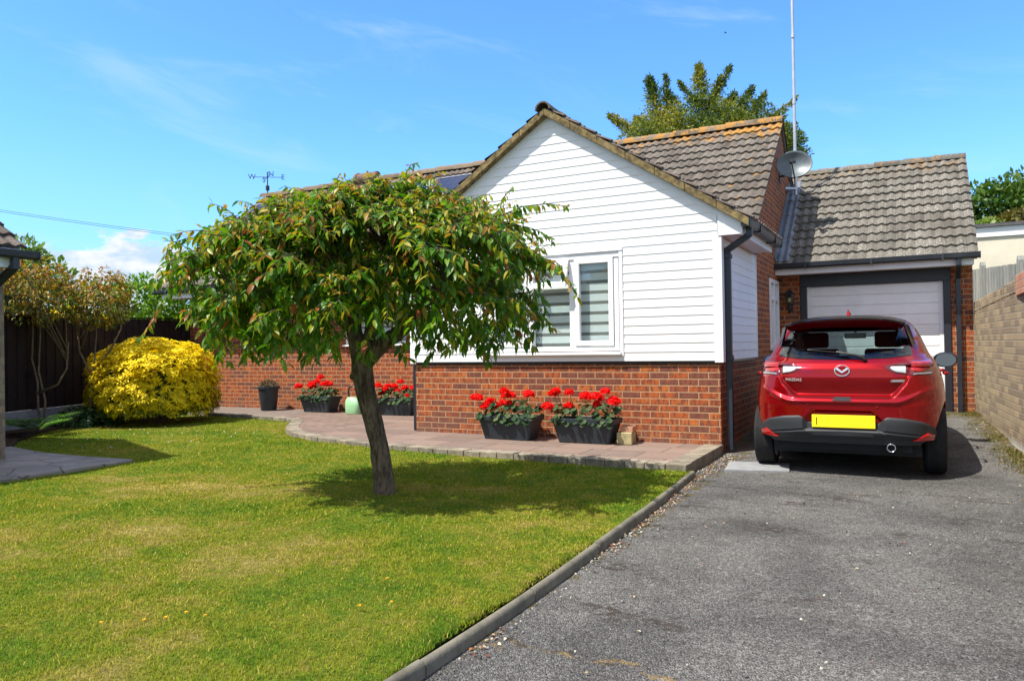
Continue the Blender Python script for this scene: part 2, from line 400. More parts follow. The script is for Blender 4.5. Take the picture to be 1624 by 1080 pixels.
# ------------------------------------------------------------------ ground materials
def grass_nodes(g, p):
    "patchy lawn colours shared by the turf and the blades"
    x, y, z = g.xyz(p)[:3]; q = g.comb(x, y, 0)
    big = g.noise(q, .75, 5, .62, .4); mid = g.noise(q, 3.2, 4, .65, .3); fine = g.noise(q, 22, 3, .7)
    sml = g.noise(q, 9, 3, .65, .3)
    dry = g.m('ADD', g.m('MULTIPLY', big, .40), g.m('ADD', g.m('MULTIPLY', mid, .36), g.m('MULTIPLY', sml, .24)))
    # worn, straw-dry patches where the lawn is walked on
    def spot(cx, cy, rx, ry, a):
        ca, sa = math.cos(a), math.sin(a)
        ddx = g.m('SUBTRACT', x, cx); ddy = g.m('SUBTRACT', y, cy)
        e1 = g.m('DIVIDE', g.m('ADD', g.m('MULTIPLY', ddx, ca), g.m('MULTIPLY', ddy, sa)), rx)
        e2 = g.m('DIVIDE', g.m('SUBTRACT', g.m('MULTIPLY', ddy, ca), g.m('MULTIPLY', ddx, sa)), ry)
        return g.rng(g.m('ADD', g.m('MULTIPLY', e1, e1), g.m('MULTIPLY', e2, e2)), 0, 1, 1, 0)
    s = None
    for a in ((-5.0, 4.5, 1.5, .55, .25), (-4.5, 3.1, 1.2, .7, .3), (-3.5, 5.3, .9, .4, .1), (-6.9, 4.4, .7, .25, .2), (-4.9, 2.6, 1.0, .5, .2), (-8.2, 8.3, 1.2, .5, .3), (-3.2, 3.2, .8, .6, .6)):
        v = spot(*a); s = v if s is None else g.m('MAXIMUM', s, v)
    dry = g.m('ADD', dry, g.m('MULTIPLY', s, .085))
    c = g.ramp(dry, [(.37, (.060, .150, .014)), (.45, (.140, .225, .020)), (.53, (.235, .265, .030)), (.60, (.33, .29, .075)), (.69, (.46, .38, .16))])
    return c, fine
def mat_turf():
    m, g, b = newmat("lawn_turf", rough=.9, spec=.1)
    p = g.pos(); c, fine = grass_nodes(g, p)
    c = g.mix(g.rng(fine, .3, .7), g.mix(1, c, (.5, .5, .5), 'MULTIPLY'), g.mix(1, c, (.95, .95, .95), 'MULTIPLY'))
    g.put(b.inputs['Base Color'], c); g.put(b.inputs['Normal'], g.bump(g.noise(p, 160, 3, .7), 1.0, .02)); return m
TURF = mat_turf()
def mat_blade():
    m, g, b = newmat("grass_blade", rough=.7, spec=.1)
    c, fine = grass_nodes(g, g.pos()); r = g.attr('rnd')
    c = g.mix(g.rng(r, .90, .95), c, (.42, .33, .13))
    c = g.mix(1, c, g.mix(r, (.85, .88, .5), (1.3, 1.25, .8)), 'MULTIPLY')
    g.put(b.inputs['Base Color'], c); b.inputs['Transmission Weight'].default_value = 0
    b.inputs['Subsurface Weight'].default_value = 0
    tr = g.n('ShaderNodeBsdfTranslucent'); g.put(tr.inputs[0], g.mix(1, c, (1.2, 1.25, .7), 'MULTIPLY'))
    mx = g.n('ShaderNodeMixShader'); mx.inputs[0].default_value = .35
    o = m.node_tree.nodes['Material Output']
    m.node_tree.links.new(b.outputs[0], mx.inputs[1]); m.node_tree.links.new(tr.outputs[0], mx.inputs[2]); m.node_tree.links.new(mx.outputs[0], o.inputs[0]); return m
BLADE = mat_blade()
def mat_tarmac():
    m, g, b = newmat("old_tarmac", rough=.88, spec=.3)
    p = g.pos(); x, y, z = g.xyz(p)[:3]; q = g.comb(x, y, 0)
    st = g.n('ShaderNodeTexVoronoi', {'Scale': 170}, feature='F1'); g.put(st.inputs['Vector'], q)
    rc = g.xyz(st.outputs['Color'])[0]
    st2 = g.n('ShaderNodeTexVoronoi', {'Scale': 55}, feature='F1'); g.put(st2.inputs['Vector'], q); rc2 = g.xyz(st2.outputs['Color'])[1]
    c = g.ramp(rc, [(0, (.036, .035, .033)), (.3, (.080, .078, .073)), (.6, (.122, .118, .111)), (.85, (.165, .160, .151)), (1, (.25, .243, .228))])
    c = g.mix(g.m('MULTIPLY', g.rng(rc2, .95, .97), .3), c, (.32, .31, .29))
    c = g.mix(g.m('MULTIPLY', g.rng(rc2, .05, .1, 1, 0), .35), c, (.018, .018, .02))
    wr = g.noise(q, .7, 5, .65, .5)
    c = g.mix(g.m('MULTIPLY', g.rng(wr, .40, .62), .85), c, g.mix(1, c, (1.65, 1.63, 1.60), 'MULTIPLY'))
    tk = g.m('MAXIMUM', g.rng(g.m('ABSOLUTE', g.m('SUBTRACT', x, -1.15)), .34, .05), g.rng(g.m('ABSOLUTE', g.m('SUBTRACT', x, .30)), .34, .05))
    c = g.mix(g.m('MULTIPLY', tk, g.m('MULTIPLY', g.rng(g.noise(q, 1.6, 4, .6), .3, .6), .35)), c, g.mix(1, c, (.62, .61, .60), 'MULTIPLY'))
    dk_ = g.rng(g.noise(g.comb(x, g.m('MULTIPLY', y, 1.5), 8), 1.1, 5, .7, .4), .54, .66); c = g.mix(g.m('MULTIPLY', dk_, .45), c, g.mix(1, c, (.50, .48, .46), 'MULTIPLY'))
    # broken-up dark scars
    sc = g.m('MULTIPLY', g.rng(g.noise(g.comb(g.m('MULTIPLY', x, 1.0), g.m('MULTIPLY', y, 2.2), 3), 1.5, 4, .6), .55, .66), g.rng(g.noise(g.comb(x, g.m('MULTIPLY', y, 1.6), 0), 16, 5, .78), .46, .56))
    c = g.mix(g.m('MULTIPLY', sc, .85), c, g.mix(g.noise(q, 6, 3), (.030, .024, .020), (.075, .048, .034)))
    # cracks across the drive
    lv = g.m('SUBTRACT', y, g.m('ADD', 2.72, g.m('MULTIPLY', g.m('SUBTRACT', g.noise(q, 2.2, 5, .7), .5), .55)))
    ck = g.m('MULTIPLY', g.rng(g.m('ABSOLUTE', lv), .0, .028, 1, 0), g.rng(g.noise(q, 5, 3), .40, .52))
    c = g.mix(g.m('MULTIPLY', ck, .85), c, g.mix(g.rng(g.noise(q, 11, 3), .45, .55), (.05, .035, .02), (.30, .20, .07)))
    # moss towards the wall, the garage and along the kerb
    xw = g.m('ADD', x, g.m('MULTIPLY', g.m('SUBTRACT', y, 9.4), .0576))
    edge = g.m('MAXIMUM', g.m('MAXIMUM', g.rng(xw, .36, 1.0), g.m('MULTIPLY', g.rng(y, 10.6, 12.5), 1.0)), g.m('MULTIPLY', g.rng(x, -1.62, -1.45, 1, 0), .75))
    mo = g.rng(g.m('ADD', g.m('MULTIPLY', g.noise(q, 7, 5, .75), .72), g.m('MULTIPLY', edge, .29)), .55, .63)
    mo = g.m('MULTIPLY', mo, g.rng(edge, .15, .5))
    c = g.mix(g.m('MULTIPLY', mo, .85), c, g.ramp(g.noise(q, 30, 4, .7), [(.35, (.045, .03, .012)), (.5, (.10, .085, .012)), (.62, (.16, .13, .02)), (.75, (.15, .09, .045))]))
    g.put(b.inputs['Base Color'], c)
    h = g.m('ADD', g.m('MULTIPLY', st.outputs['Distance'], -1.2), g.m('ADD', g.m('MULTIPLY', g.noise(q, 60, 3), .5), g.m('MULTIPLY', sc, -.6)))
    g.put(b.inputs['Normal'], g.bump(h, .9, .012)); return m
TARMAC = mat_tarmac()
def mat_paving():
    m, g, b = newmat("pink_paving", rough=.9, spec=.2)
    p = g.pos(); x, y, z = g.xyz(p)[:3]
    sm_ = g.m('LESS_THAN', g.m('ADD', x, g.m('MULTIPLY', y, .35)), -4.25); uw = g.m('SUBTRACT', .60, g.m('MULTIPLY', sm_, .40)); vw = g.m('SUBTRACT', .40, g.m('MULTIPLY', sm_, .30))
    v = g.m('DIVIDE', g.m('SUBTRACT', y, 6.86), vw); row = g.m('FLOOR', v)
    wn0 = g.n('ShaderNodeTexWhiteNoise', noise_dimensions='1D'); g.put(wn0.inputs['W'], row)
    u = g.m('ADD', g.m('DIVIDE', x, uw), wn0.outputs[0]); cl_ = g.m('FLOOR', u)
    wob = g.m('MULTIPLY', g.m('SUBTRACT', g.noise(p, 9, 3), .5), .03)
    du = g.m('SUBTRACT', .5, g.m('ABSOLUTE', g.m('SUBTRACT', g.m('FRACT', g.m('ADD', u, wob)), .5)))
    dv = g.m('SUBTRACT', .5, g.m('ABSOLUTE', g.m('SUBTRACT', g.m('FRACT', g.m('ADD', v, wob)), .5)))
    jw = g.m('ADD', 1.0, g.m('MULTIPLY', sm_, 2.0)); body = g.m('MULTIPLY', g.rng(g.m('DIVIDE', du, jw), .004, .014), g.rng(g.m('DIVIDE', dv, jw), .006, .02))
    wn = g.n('ShaderNodeTexWhiteNoise', noise_dimensions='2D'); g.put(wn.inputs['Vector'], g.comb(cl_, row))
    c = g.ramp(wn.outputs[0], [(0, (.150, .108, .088)), (.5, (.195, .135, .108)), (1, (.24, .165, .13))])
    c = g.mix(g.m('MULTIPLY', g.rng(g.noise(p, 3, 6, .7), .45, .72), .6), c, (.20, .165, .145))
    c = g.mix(g.m('MULTIPLY', g.rng(g.noise(p, 55, 4, .75), .5, .7), .45), c, (.29, .235, .20))
    lf = g.rng(g.m('ADD', x, g.m('MULTIPLY', g.noise(p, 1.5, 3), .6)), -9.6, -8.9, 1, 0); c = g.mix(g.m('MULTIPLY', lf, .6), c, (.19, .17, .15))
    c = g.mix(body, (.075, .06, .045), c)
    g.put(b.inputs['Base Color'], c); g.put(b.inputs['Normal'], g.bump(g.m('ADD', g.m('MULTIPLY', body, 1), g.m('MULTIPLY', g.noise(p, 40, 4), .3)), .5, .012)); return m
PAVING = mat_paving()
def mat_block():
    m, g, b = newmat("edging_block", rough=.92, spec=.15)
    p = g.pos(); c = g.ramp(g.noise(p, 8, 6, .7), [(.3, (.12, .105, .075)), (.5, (.23, .20, .155)), (.7, (.31, .275, .225))])
    rnd = g.n('ShaderNodeNewGeometry').outputs['Random Per Island']
    c = g.mix(1, c, g.mix(rnd, (.75, .76, .74), (1.2, 1.18, 1.15)), 'MULTIPLY')
    c = g.mix(g.m('MULTIPLY', g.rng(g.noise(p, 60, 4, .75), .54, .66), .6), c, (.06, .055, .035))
    g.put(b.inputs['Base Color'], c); g.put(b.inputs['Normal'], g.bump(g.noise(p, 70, 4, .7), .6, .008)); return m
BLOCK = mat_block()
CONCRETE = mat_plain("concrete", (.150, .138, .105), .9, spec=.2, var=.3, vscale=9, bump=.6, bscale=90, dirt=((.07, .062, .04), .7))
CONC_PALE = mat_plain("pale_concrete", (.235, .24, .245), .9, spec=.2, var=.15, vscale=8, bump=.5, bscale=90, dirt=((.2, .2, .19), .6))
def mat_slate():
    m, g, b = newmat("grey_stone_slabs", rough=.85, spec=.25)
    p = g.pos(); vo = g.n('ShaderNodeTexVoronoi', {'Scale': 1.7}, feature='DISTANCE_TO_EDGE'); g.put(vo.inputs['Vector'], g.mix(.04, p, g.noise(p, 5, 3, out=1)))
    vc = g.n('ShaderNodeTexVoronoi', {'Scale': 1.7}); g.put(vc.inputs['Vector'], p)
    r = g.xyz(vc.outputs['Color'])[0]
    c = g.ramp(r, [(0, (.19, .17, .145)), (.5, (.25, .228, .198)), (1, (.31, .265, .22))])
    c = g.mix(g.m('MULTIPLY', g.rng(g.noise(p, 4, 6, .7), .42, .7), .6), c, (.36, .34, .31))
    c = g.mix(g.rng(vo.outputs['Distance'], .006, .02), (.12, .105, .085), c)
    g.put(b.inputs['Base Color'], c); g.put(b.inputs['Normal'], g.bump(g.noise(p, 25, 5, .7), .5, .015)); return m
SLATE = mat_slate()
SOIL = mat_plain("dark_soil", (.045, .03, .02), .95, spec=.1, var=.5, vscale=14, bump=1, bscale=40)
EARTH = mat_plain("rough_ground", (.07, .09, .03), .95, spec=.1, var=.4, vscale=1.5, bump=.6, bscale=12)

# ================================================================== ground
mb = MB()
NG = 40
xs = np.linspace(-900, 900, NG+1)
mb.v = [(x, y, -.12) for y in xs for x in xs]
mb.f = [(j*(NG+1)+i, j*(NG+1)+i+1, (j+1)*(NG+1)+i+1, (j+1)*(NG+1)+i) for j in range(NG) for i in range(NG)]; mb.mi = [0]*len(mb.f)
tag(mb.build('ground', EARTH), kind='structure')

def sm(t): t = max(0, min(1, t)); return t*t*(3-2*t)
def drive_z(y): return .165*sm((y-8.0)/4.4)
def wall_x(y): return .985+.0576*(9.4-y)
def kerb_x(y): return -1.615 - .20*sm((y-3.0)/4.2)*.9 - .045*(1-sm((y-1.5)/3.5)) - .012*math.sin(y*1.9)

# driveway
mb = MB(); ys = np.linspace(-6, 12.70, 76); nx = 14
for y in ys:
    x0, x1 = kerb_x(y)-.02, wall_x(y)+.03
    if y > 7.2: x0 = -1.95
    for i in range(nx+1):
        x = x0+(x1-x0)*i/nx
        mb.v.append((x, y, drive_z(y) + .006*math.sin(3*x+1)*math.cos(2*y)))
mb.f = [(j*(nx+1)+i, j*(nx+1)+i+1, (j+1)*(nx+1)+i+1, (j+1)*(nx+1)+i) for j in range(len(ys)-1) for i in range(nx)]; mb.mi = [0]*len(mb.f)
tag(mb.build('driveway', TARMAC, smooth=True), kind='structure')

def lawn_z(x, y): return .045 + .022*mnoise.noise((x*.55, y*.55, 1.7)) + .008*mnoise.noise((x*2, y*2, 4))
# patio outline (front edge), counter-clockwise; curved where it meets the left path
PATIO_EDGE = [(-1.86, 6.89), (-3.14, 6.95), (-4.6, 6.96), (-5.76, 7.08), (-6.75, 7.33), (-7.5, 7.66), (-8.05, 8.08), (-8.42, 8.52), (-8.75, 8.95), (-9.2, 9.22), (-9.8, 9.33), (-10.7, 9.45), (-11.8, 9.6), (-13.6, 9.8)]
def edge_y(x):
    for (xa, ya), (xb, yb) in zip(PATIO_EDGE, PATIO_EDGE[1:]):
        if xb <= x <= xa: return ya+(yb-ya)*(x-xa)/(xb-xa)
    return PATIO_EDGE[0][1] if x > PATIO_EDGE[0][0] else PATIO_EDGE[-1][1]
# lawn
mb = MB(); lx = np.linspace(-13.6, 0, 118); ly = np.linspace(-3, 10.4, 118)
idx = {}
for j, y in enumerate(ly):
    for i in range(len(lx)):
        x = lx[i]; kx = kerb_x(y)-.018; x = min(x, kx)
        z = lawn_z(x, y)
        if y > edge_y(x)+.02: z = -.03
        mb.v.append((x, y, z))
n_ = len(lx)
mb.f = [(j*n_+i, j*n_+i+1, (j+1)*n_+i+1, (j+1)*n_+i) for j in range(len(ly)-1) for i in range(n_-1)]; mb.mi = [0]*len(mb.f)
tag(mb.build('lawn', TURF, smooth=True), kind='structure')

# kerb: rounded concrete edging lengths
kerb = MB(); y = -5.0
while y < 6.85:
    L = .915; ya, yb = y+.004, min(y+L-.004, 6.88)
    pr = [(-.024, -.1), (-.024, .040), (-.018, .053), (-.007, .060), (.008, .059), (.018, .051), (.024, .036), (.025, -.1)]
    vs = []
    for k in range(5):
        yy = ya+(yb-ya)*k/4; dzz = .004*math.sin(y*5)
        vs += [(kerb_x(yy)+px, yy, pz+dzz) for px, pz in pr]
    n = len(pr)
    fs = [(k*n+i, k*n+(i+1) % n, (k+1)*n+(i+1) % n, (k+1)*n+i) for k in range(4) for i in range(n)] + [tuple(range(n)), tuple(range(4*n, 5*n))]
    kerb.add(vs, fs); y += L
tag(kerb.build('kerb', CONCRETE, auto=50), kind='structure')

# patio of pink slabs with a block edging
pat = MB()
inner = [(x, y+.19) for x, y in PATIO_EDGE]
inner = [(-2.06, inner[0][1])] + inner[1:]
poly = [(x, y, .094) for x, y in inner] + [(-13.6, 10.80, .094), (-5.9, 10.80, .094), (-5.9, 8.47, .094), (-2.06, 8.47, .094)]
pat.prism([(x, y, -.08) for x, y, _ in poly], (0, 0, .174))
patio = pat.build('patio', PAVING); tag(patio, kind='structure')
blk = MB()
# resample the edge and lay blocks across it
def resample(P, step):
    out = [Vector(P[0])]; acc = 0
    for a, b in zip(P, P[1:]):
        a, b = Vector(a), Vector(b); L = (b-a).length; t = step-acc
        while t <= L: out.append(a+(b-a)*t/L); t += step
        acc = L-(t-step)
    return out
ep = resample([(x, y, 0) for x, y in PATIO_EDGE], .205)
for i, (a, b) in enumerate(zip(ep, ep[1:])):
    c = (a+b)/2; t = (b-a).normalized(); nn = Vector((t.y, -t.x, 0))
    if nn.y < 0: nn = -nn
    j = random.uniform(-.004, .004)
    blk.obox(c+nn*.095+Vector((0, 0, .012+j)), t*.0985, nn*(.095+random.uniform(-.004, .002)), (Vector((0, 0, 1))+nn*random.uniform(-.02, .02))*.09)
yy = 7.09
while yy < 8.45:
    L = min(.42, 8.45-yy); blk.obox((-1.96, yy+L/2, .014), (.098, 0, 0), (0, L/2-.004, 0), (0, 0, .09)); yy += L
tag(blk.build('patio_edging', BLOCK, bevel=.006), kind='structure')

# dark bed along the left fence, stone path beside the neighbour's bungalow
bed = MB(); bp = [(-10.0, 5.40), (-10.7, 5.85), (-11.3, 6.45), (-11.95, 7.45), (-12.3, 8.3), (-12.9, 9.7), (-14, 10.0), (-14, 5.0), (-10.0, 5.0)]
bed.prism([(x, y, -.05) for x, y in bp], (0, 0, .135)); tag(bed.build('flower_bed', SOIL), kind='structure')
sl = MB(); sl.prism([(-7.42, 5.24, -.05), (-8.2, 5.19, -.05), (-9.0, 5.2, -.05), (-10.2, 5.42, -.05), (-10.2, -3, -.05), (-7.42, -3, -.05), (-7.43, 3.9, -.05)], (0, 0, .125))
tag(sl.build('stone_path', SLATE, bevel=.008), kind='structure')

# ================================================================== builders for buildings
def tile_grid(mb, O, U, V, Wd, H, keep=None, tw=.131, gauge=.247, seed=1, amp=.024, u0=0):
    "profiled interlocking tiles laid on a slope: O eaves corner, U along the eaves, V up the slope"
    rr = random.Random(seed); O, U, V = Vector(O), Vector(U).normalized(), Vector(V).normalized(); N = U.cross(V)
    if N.z < 0: N = -N
    nu, nv = max(1, round(Wd/tw)), max(1, round(H/gauge)); tw, gauge = Wd/nu, H/nv; K = 7
    if mb.uv is None: mb.uv = []
    for c in range(nv):
        cz = rr.uniform(-.002, .002)
        for i in range(nu):
            ctr = O + U*((i+.5)*tw) + V*((c+.5)*gauge)
            if keep and not keep(ctr): continue
            j = rr.uniform(-.003, .003)+cz; sk = rr.uniform(-.006, .006); base = len(mb.v)
            for q in range(K+1):
                s_ = q/K; h = amp*(.5-.5*math.cos(2*math.pi*s_))**1.25; u = (i+s_)*tw
                lo = O + U*u + V*(c*gauge-.012+sk)
                mb.v += [tuple(lo + N*(h+.004+j)), tuple(lo + N*(h+.040+j)), tuple(O + U*u + V*((c+1)*gauge+.015) + N*(h+.006))]
                mb.uv += [(u0+i+.02+s_*.96, c+.04), (u0+i+.02+s_*.96, c+.06), (u0+i+.02+s_*.96, c+.95)]
            for q in range(K):
                a = base+3*q; b = a+3
                mb.f += [(a, b, b+1, a+1), (a+1, b+1, b+2, a+2)]; mb.mi += [mb.cur]*2
    return mb
def ridge_tiles(mb, A, B, rad=.115, L=.45, drop=.05, vconst=.5, seed=3):
    rr = random.Random(seed); A, B = Vector(A), Vector(B); d = (B-A); n = max(1, round(d.length/L)); t = d.normalized()
    s_ = t.cross(Vector((0,0,1))).normalized(); u = s_.cross(t)
    if mb.uv is None: mb.uv = []
    for i in range(n):
        a = A + d*(i/n) - t*.012; b = A + d*((i+1)/n); r0 = rad+.010+rr.uniform(-.002, .002); r1 = rad-.006; base = len(mb.v); K = 8
        off = s_*rr.uniform(-.006, .006)+u*rr.uniform(-.004, .006)
        for (p, r_) in ((a, r0-.02), (a, r0), (b, r1)):
            for k in range(K+1):
                th = math.pi*(k/K); mb.v.append(tuple(p+off+s_*math.cos(th)*r_+u*(math.sin(th)*r_-drop))); mb.uv.append((i*3+seed*17+.5, vconst))
        for w_ in (0, 1):
            for k in range(K):
                q = base+w_*(K+1)+k; mb.f.append((q, q+1, q+K+2, q+K+1)); mb.mi.append(mb.cur)
    return mb
def gutter(mb, A, B, out):
    A, B, o = Vector(A), Vector(B), Vector(out).normalized(); u = Vector((0,0,1))
    pr = [(0, .085), (0, .01), (.02, 0), (.085, 0), (.105, .02), (.112, .082), (.103, .084), (.094, .03), (.08, .012), (.024, .012), (.012, .02), (.012, .085)]
    mb.prism([A+o*x+u*z for x, z in pr], B-A)
    n = max(2, int((B-A).length/.9))
    for i in range(n):
        p = A+(B-A)*((i+.5)/n); t = (B-A).normalized()*.016
        mb.obox(p+o*.056+u*.035, t, o*.063, u*.045)
    for e in (A, B): mb.obox(e+o*.056+u*.042, (B-A).normalized()*.006, o*.058, u*.045)
    return mb

# ================================================================== the white-gabled bungalow
XL, XR_, YF = -5.968, -1.876, 8.42
AX, AZ, SL = -3.91, 4.045, .655               # apex of the cladding and its slope
ROOT_H = thing('bungalow', 'red brick bungalow with white boarded front gable and grey tiled roofs', 'bungalow', (-3.9, 8.42, 0))
H = ROOT_H
def zg(x): return AZ-SL*abs(x-AX)
def xg(z):
    d = (AZ-z)/SL; return max(XL, AX-d), min(XR_, AX+d)
# front wall of the wing, with an opening for the window
WX0, WX1, WZ0, WZ1 = -4.80, -3.03, 1.15, 2.325
mb = MB(); y0, y1 = YF, YF+.25
mb.box(XL, XR_, y0, y1, -.1, WZ0); mb.box(XL, WX0, y0, y1, WZ0, WZ1); mb.box(WX1, XR_, y0, y1, WZ0, WZ1)
mb.prism([(XL, y0, WZ1), (XR_, y0, WZ1), (XR_, y0, zg(XR_)-.02), (AX, y0, AZ-.02), (XL, y0, zg(XL)-.02)], (0, .25, 0))
mb.build('wall', BRICK, H)
# side wall: wing flank and main gable end in one plane
mb = MB()
SWX0, SWX1 = 11.78, 12.62
def zmain(y): return 4.83-.82*abs(y-13.18)
mb.prism([(XR_-.25, YF+.25, -.1), (XR_-.25, SWX0, -.1), (XR_-.25, SWX0, zmain(SWX0)-.03), (XR_-.25, 10.46, 2.5), (XR_-.25, YF+.25, 2.5)], (.25, 0, 0))
mb.box(XR_-.25, XR_, SWX0, SWX1, -.1, 1.13)
mb.prism([(XR_-.25, SWX0, 2.19), (XR_-.25, SWX1, 2.19), (XR_-.25, SWX1, zmain(SWX1)-.03), (XR_-.25, SWX0, zmain(SWX0)-.03)], (.25, 0, 0))
mb.prism([(XR_-.25, SWX1, -.1), (XR_-.25, 16.1, -.1), (XR_-.25, 16.1, zmain(16.1)-.03), (XR_-.25, 13.18, zmain(13.18)-.03), (XR_-.25, SWX1, zmain(SWX1)-.03)], (.25, 0, 0))
mb.build('gable_wall', BRICK, H)
# recessed front wall to the left, back wall, left gable wall
BY = 10.75; BX0 = -13.35
RW0, RW1 = -9.15, -7.5
mb = MB()
mb.box(BX0, XL, BY, BY+.25, -.1, 1.30); mb.box(BX0, RW0, BY, BY+.25, 1.30, 2.30); mb.box(RW1, XL, BY, BY+.25, 1.30, 2.30); mb.box(BX0, XL, BY, BY+.25, 2.30, 2.55)
mb.box(XL, XL+.25, YF+.25, BY+.25, -.1, 2.55)
mb.build('recessed_wall', BRICK, H)
mb = MB(); mb.prism([(BX0, BY+.25, -.1), (BX0, 16.1, -.1), (BX0, 16.1, zmain(16.1)-.05), (BX0, 13.18, zmain(13.18)-.05), (BX0, BY+.25, zmain(BY+.25)-.05)], (.25, 0, 0))
mb.box(BX0+.25, XR_-.25, 15.85, 16.1, -.1, 2.4); mb.build('back_wall', BRICK, H)

# white boarding on the front gable
PITCH = .1025; Z0 = 1.03
def boards(mb, segs, z0, z1, P, Q):
    "one board between z0 and z1; segs: (xa0, xb0, xa1, xb1) bottom / top ends; P(x, out, z) maps to world"
    for xa0, xb0, xa1, xb1 in segs:
        pr = lambda xq0, xq1: [P(xq0, .002, z0), P(xq0, .040, z0), P(xq0, .041, z0+.007), P(xq1, .0337, z1+.004), P(xq1, .002, z1+.004)]
        a, b = pr(xa0, xa1), pr(xb0, xb1); n = 5
        mb.add(a+b, [tuple(range(n)), tuple(reversed(range(n, 2*n)))]+[(i, n+i, n+(i+1) % n, (i+1) % n) for i in range(n)])
mb = MB(); k = 0
Pf = lambda x, o, z: (x, YF-o, z)
while True:
    z0 = Z0+PITCH*k; z1 = z0+PITCH-.004; k += 1
    l0, r0 = xg(z0); l1, r1 = xg(min(z1, AZ))
    if z0 > AZ-.04: break
    l0 += .012 if l0 > XL else 0; r0 -= .012 if r0 < XR_ else 0
    if z1 < WZ1-.04 and z1 > WZ0+.02: segs = [(l0, WX0-.05, l1, WX0-.05), (WX1+.05, r0, WX1+.05, r1)]
    else: segs = [(l0, r0, l1, r1)]
    boards(mb, segs, z0, z1, Pf, None)
mb.build('cladding', SIDING, H)
mb = MB()
Ps = lambda y, o, z: (XR_+o, y, z)
k = 0
while Z0+PITCH*k < 2.37:
    z0 = Z0+PITCH*k; boards(mb, [(YF+.03, 10.44, YF+.03, 10.44)], z0, min(z0+PITCH-.004, 2.388), Ps, None); k += 1
mb.build('side_cladding', SIDING, H)
# corner boards and edge trims
each('corner_board', UPVC, H, [lambda mb: mb.prism([(XR_-.045, YF-.052, Z0-.02), (XR_+.05, YF-.052, Z0-.02), (XR_+.05, YF+.06, Z0-.02), (XR_+.002, YF+.06, Z0-.02), (XR_+.002, YF-.002, Z0-.02), (XR_-.045, YF-.002, Z0-.02)], (0, 0, 1.395)),
    lambda mb: mb.box(XL-.05, XL+.045, YF-.052, YF-.002, Z0-.02, 2.45)], bevel=.003)
each('trim', UPVC, H, [lambda mb: mb.box(XR_+.002, XR_+.05, 10.44, 10.475, Z0-.01, 2.40), lambda mb: mb.box(WX1+.012, WX1+.055, YF-.050, YF-.003, WZ0-.06, WZ1+.02), lambda mb: mb.box(WX0-.055, WX0-.012, YF-.050, YF-.003, WZ0-.06, WZ1+.02)], bevel=.003)
each('flashing', BLACK, H, [lambda mb: mb.box(XL-.01, XR_+.01, YF-.02, YF-.002, Z0-.03, Z0-.002), lambda mb: mb.box(XR_+.002, XR_+.02, YF+.05, 10.44, Z0-.03, Z0-.002)])

# front window: three lights, the middle one with an open top sash, day-and-night blinds behind
def frame_rect(mb, P, x0, x1, z0, z1, wd, d0, d1):
    def bx(a, b, c, d):
        q = [P(a, d0, c), P(b, d0, c), P(b, d1, c), P(a, d1, c)]; r_ = [P(a, d0, d), P(b, d0, d), P(b, d1, d), P(a, d1, d)]
        mb.hexa(q, r_)
    wl, wr, wb, wt = wd if hasattr(wd, '__len__') else (wd,)*4
    bx(x0, x1, z0, z0+wb); bx(x0, x1, z1-wt, z1); bx(x0, x0+wl, z0+wb, z1-wt); bx(x1-wr, x1, z0+wb, z1-wt)
win = MB()
frame_rect(win, Pf, WX0+.004, WX1-.004, WZ0+.003, WZ1-.003, .055, .030, -.05)
for xm in (-4.195, -3.63): win.box(xm-.034, xm+.034, YF-.026, YF+.05, WZ0+.06, WZ1-.06)
win.box(-4.16, -3.665, YF-.022, YF+.045, 1.915, 1.965)
fr = win.build('window', UPVC, H, bevel=.004)
each('sash', UPVC, fr, [lambda mb: frame_rect(mb, Pf, -3.59, -3.095, WZ0+.065, WZ1-.062, .062, .044, -.01), lambda mb: frame_rect(mb, Pf, -4.745, -4.235, WZ0+.065, WZ1-.062, .062, .044, -.01)], bevel=.005)
# opened fanlight, hinged at the top
op = MB(); ang = R(17)
def Po(x, o, z):
    dz_ = z-2.265; oo = o; return (x, YF-.035 + (-oo)*math.cos(ang) + dz_*math.sin(ang), 2.265 + dz_*math.cos(ang) - oo*math.sin(ang))
frame_rect(op, Po, -4.165, -3.66, 1.92, 2.265, .062, .03, -.02)
op.build('sash', UPVC, fr, bevel=.005)
pn = MB()
for (a, b, c, d) in ((-3.535, -3.15, 1.27, 2.21), (-4.69, -4.29, 1.27, 2.21), (-4.168, -3.658, 1.20, 1.92)): pn.box(a, b, YF+.0, YF+.006, c, d)
pn.hexa([Po(x, o, 1.975) for x, o in ((-4.11, .0), (-3.715, .0), (-3.715, -.006), (-4.11, -.006))], [Po(x, o, 2.21) for x, o in ((-4.11, .0), (-3.715, .0), (-3.715, -.006), (-4.11, -.006))])
pn.build('pane', PANE, fr)
each('blind', BLIND, fr, [(lambda mb, a=a, b=b: mb.box(a, b, YF+.075, YF+.079, 1.20, 2.30)) for a, b in ((-4.74, -4.22), (-4.17, -3.65), (-3.60, -3.08))])
st = MB(); st.box(WX0-.06, WX1+.03, YF-.085, YF-.004, WZ0-.045, WZ0-.008); st.build('sill', UPVC, fr, bevel=.006)
hd = MB(); hd.box(WX0-.055, WX1+.055, YF-.058, YF-.004, WZ1+.002, WZ1+.035); hd.build('head_trim', UPVC, fr, bevel=.003)

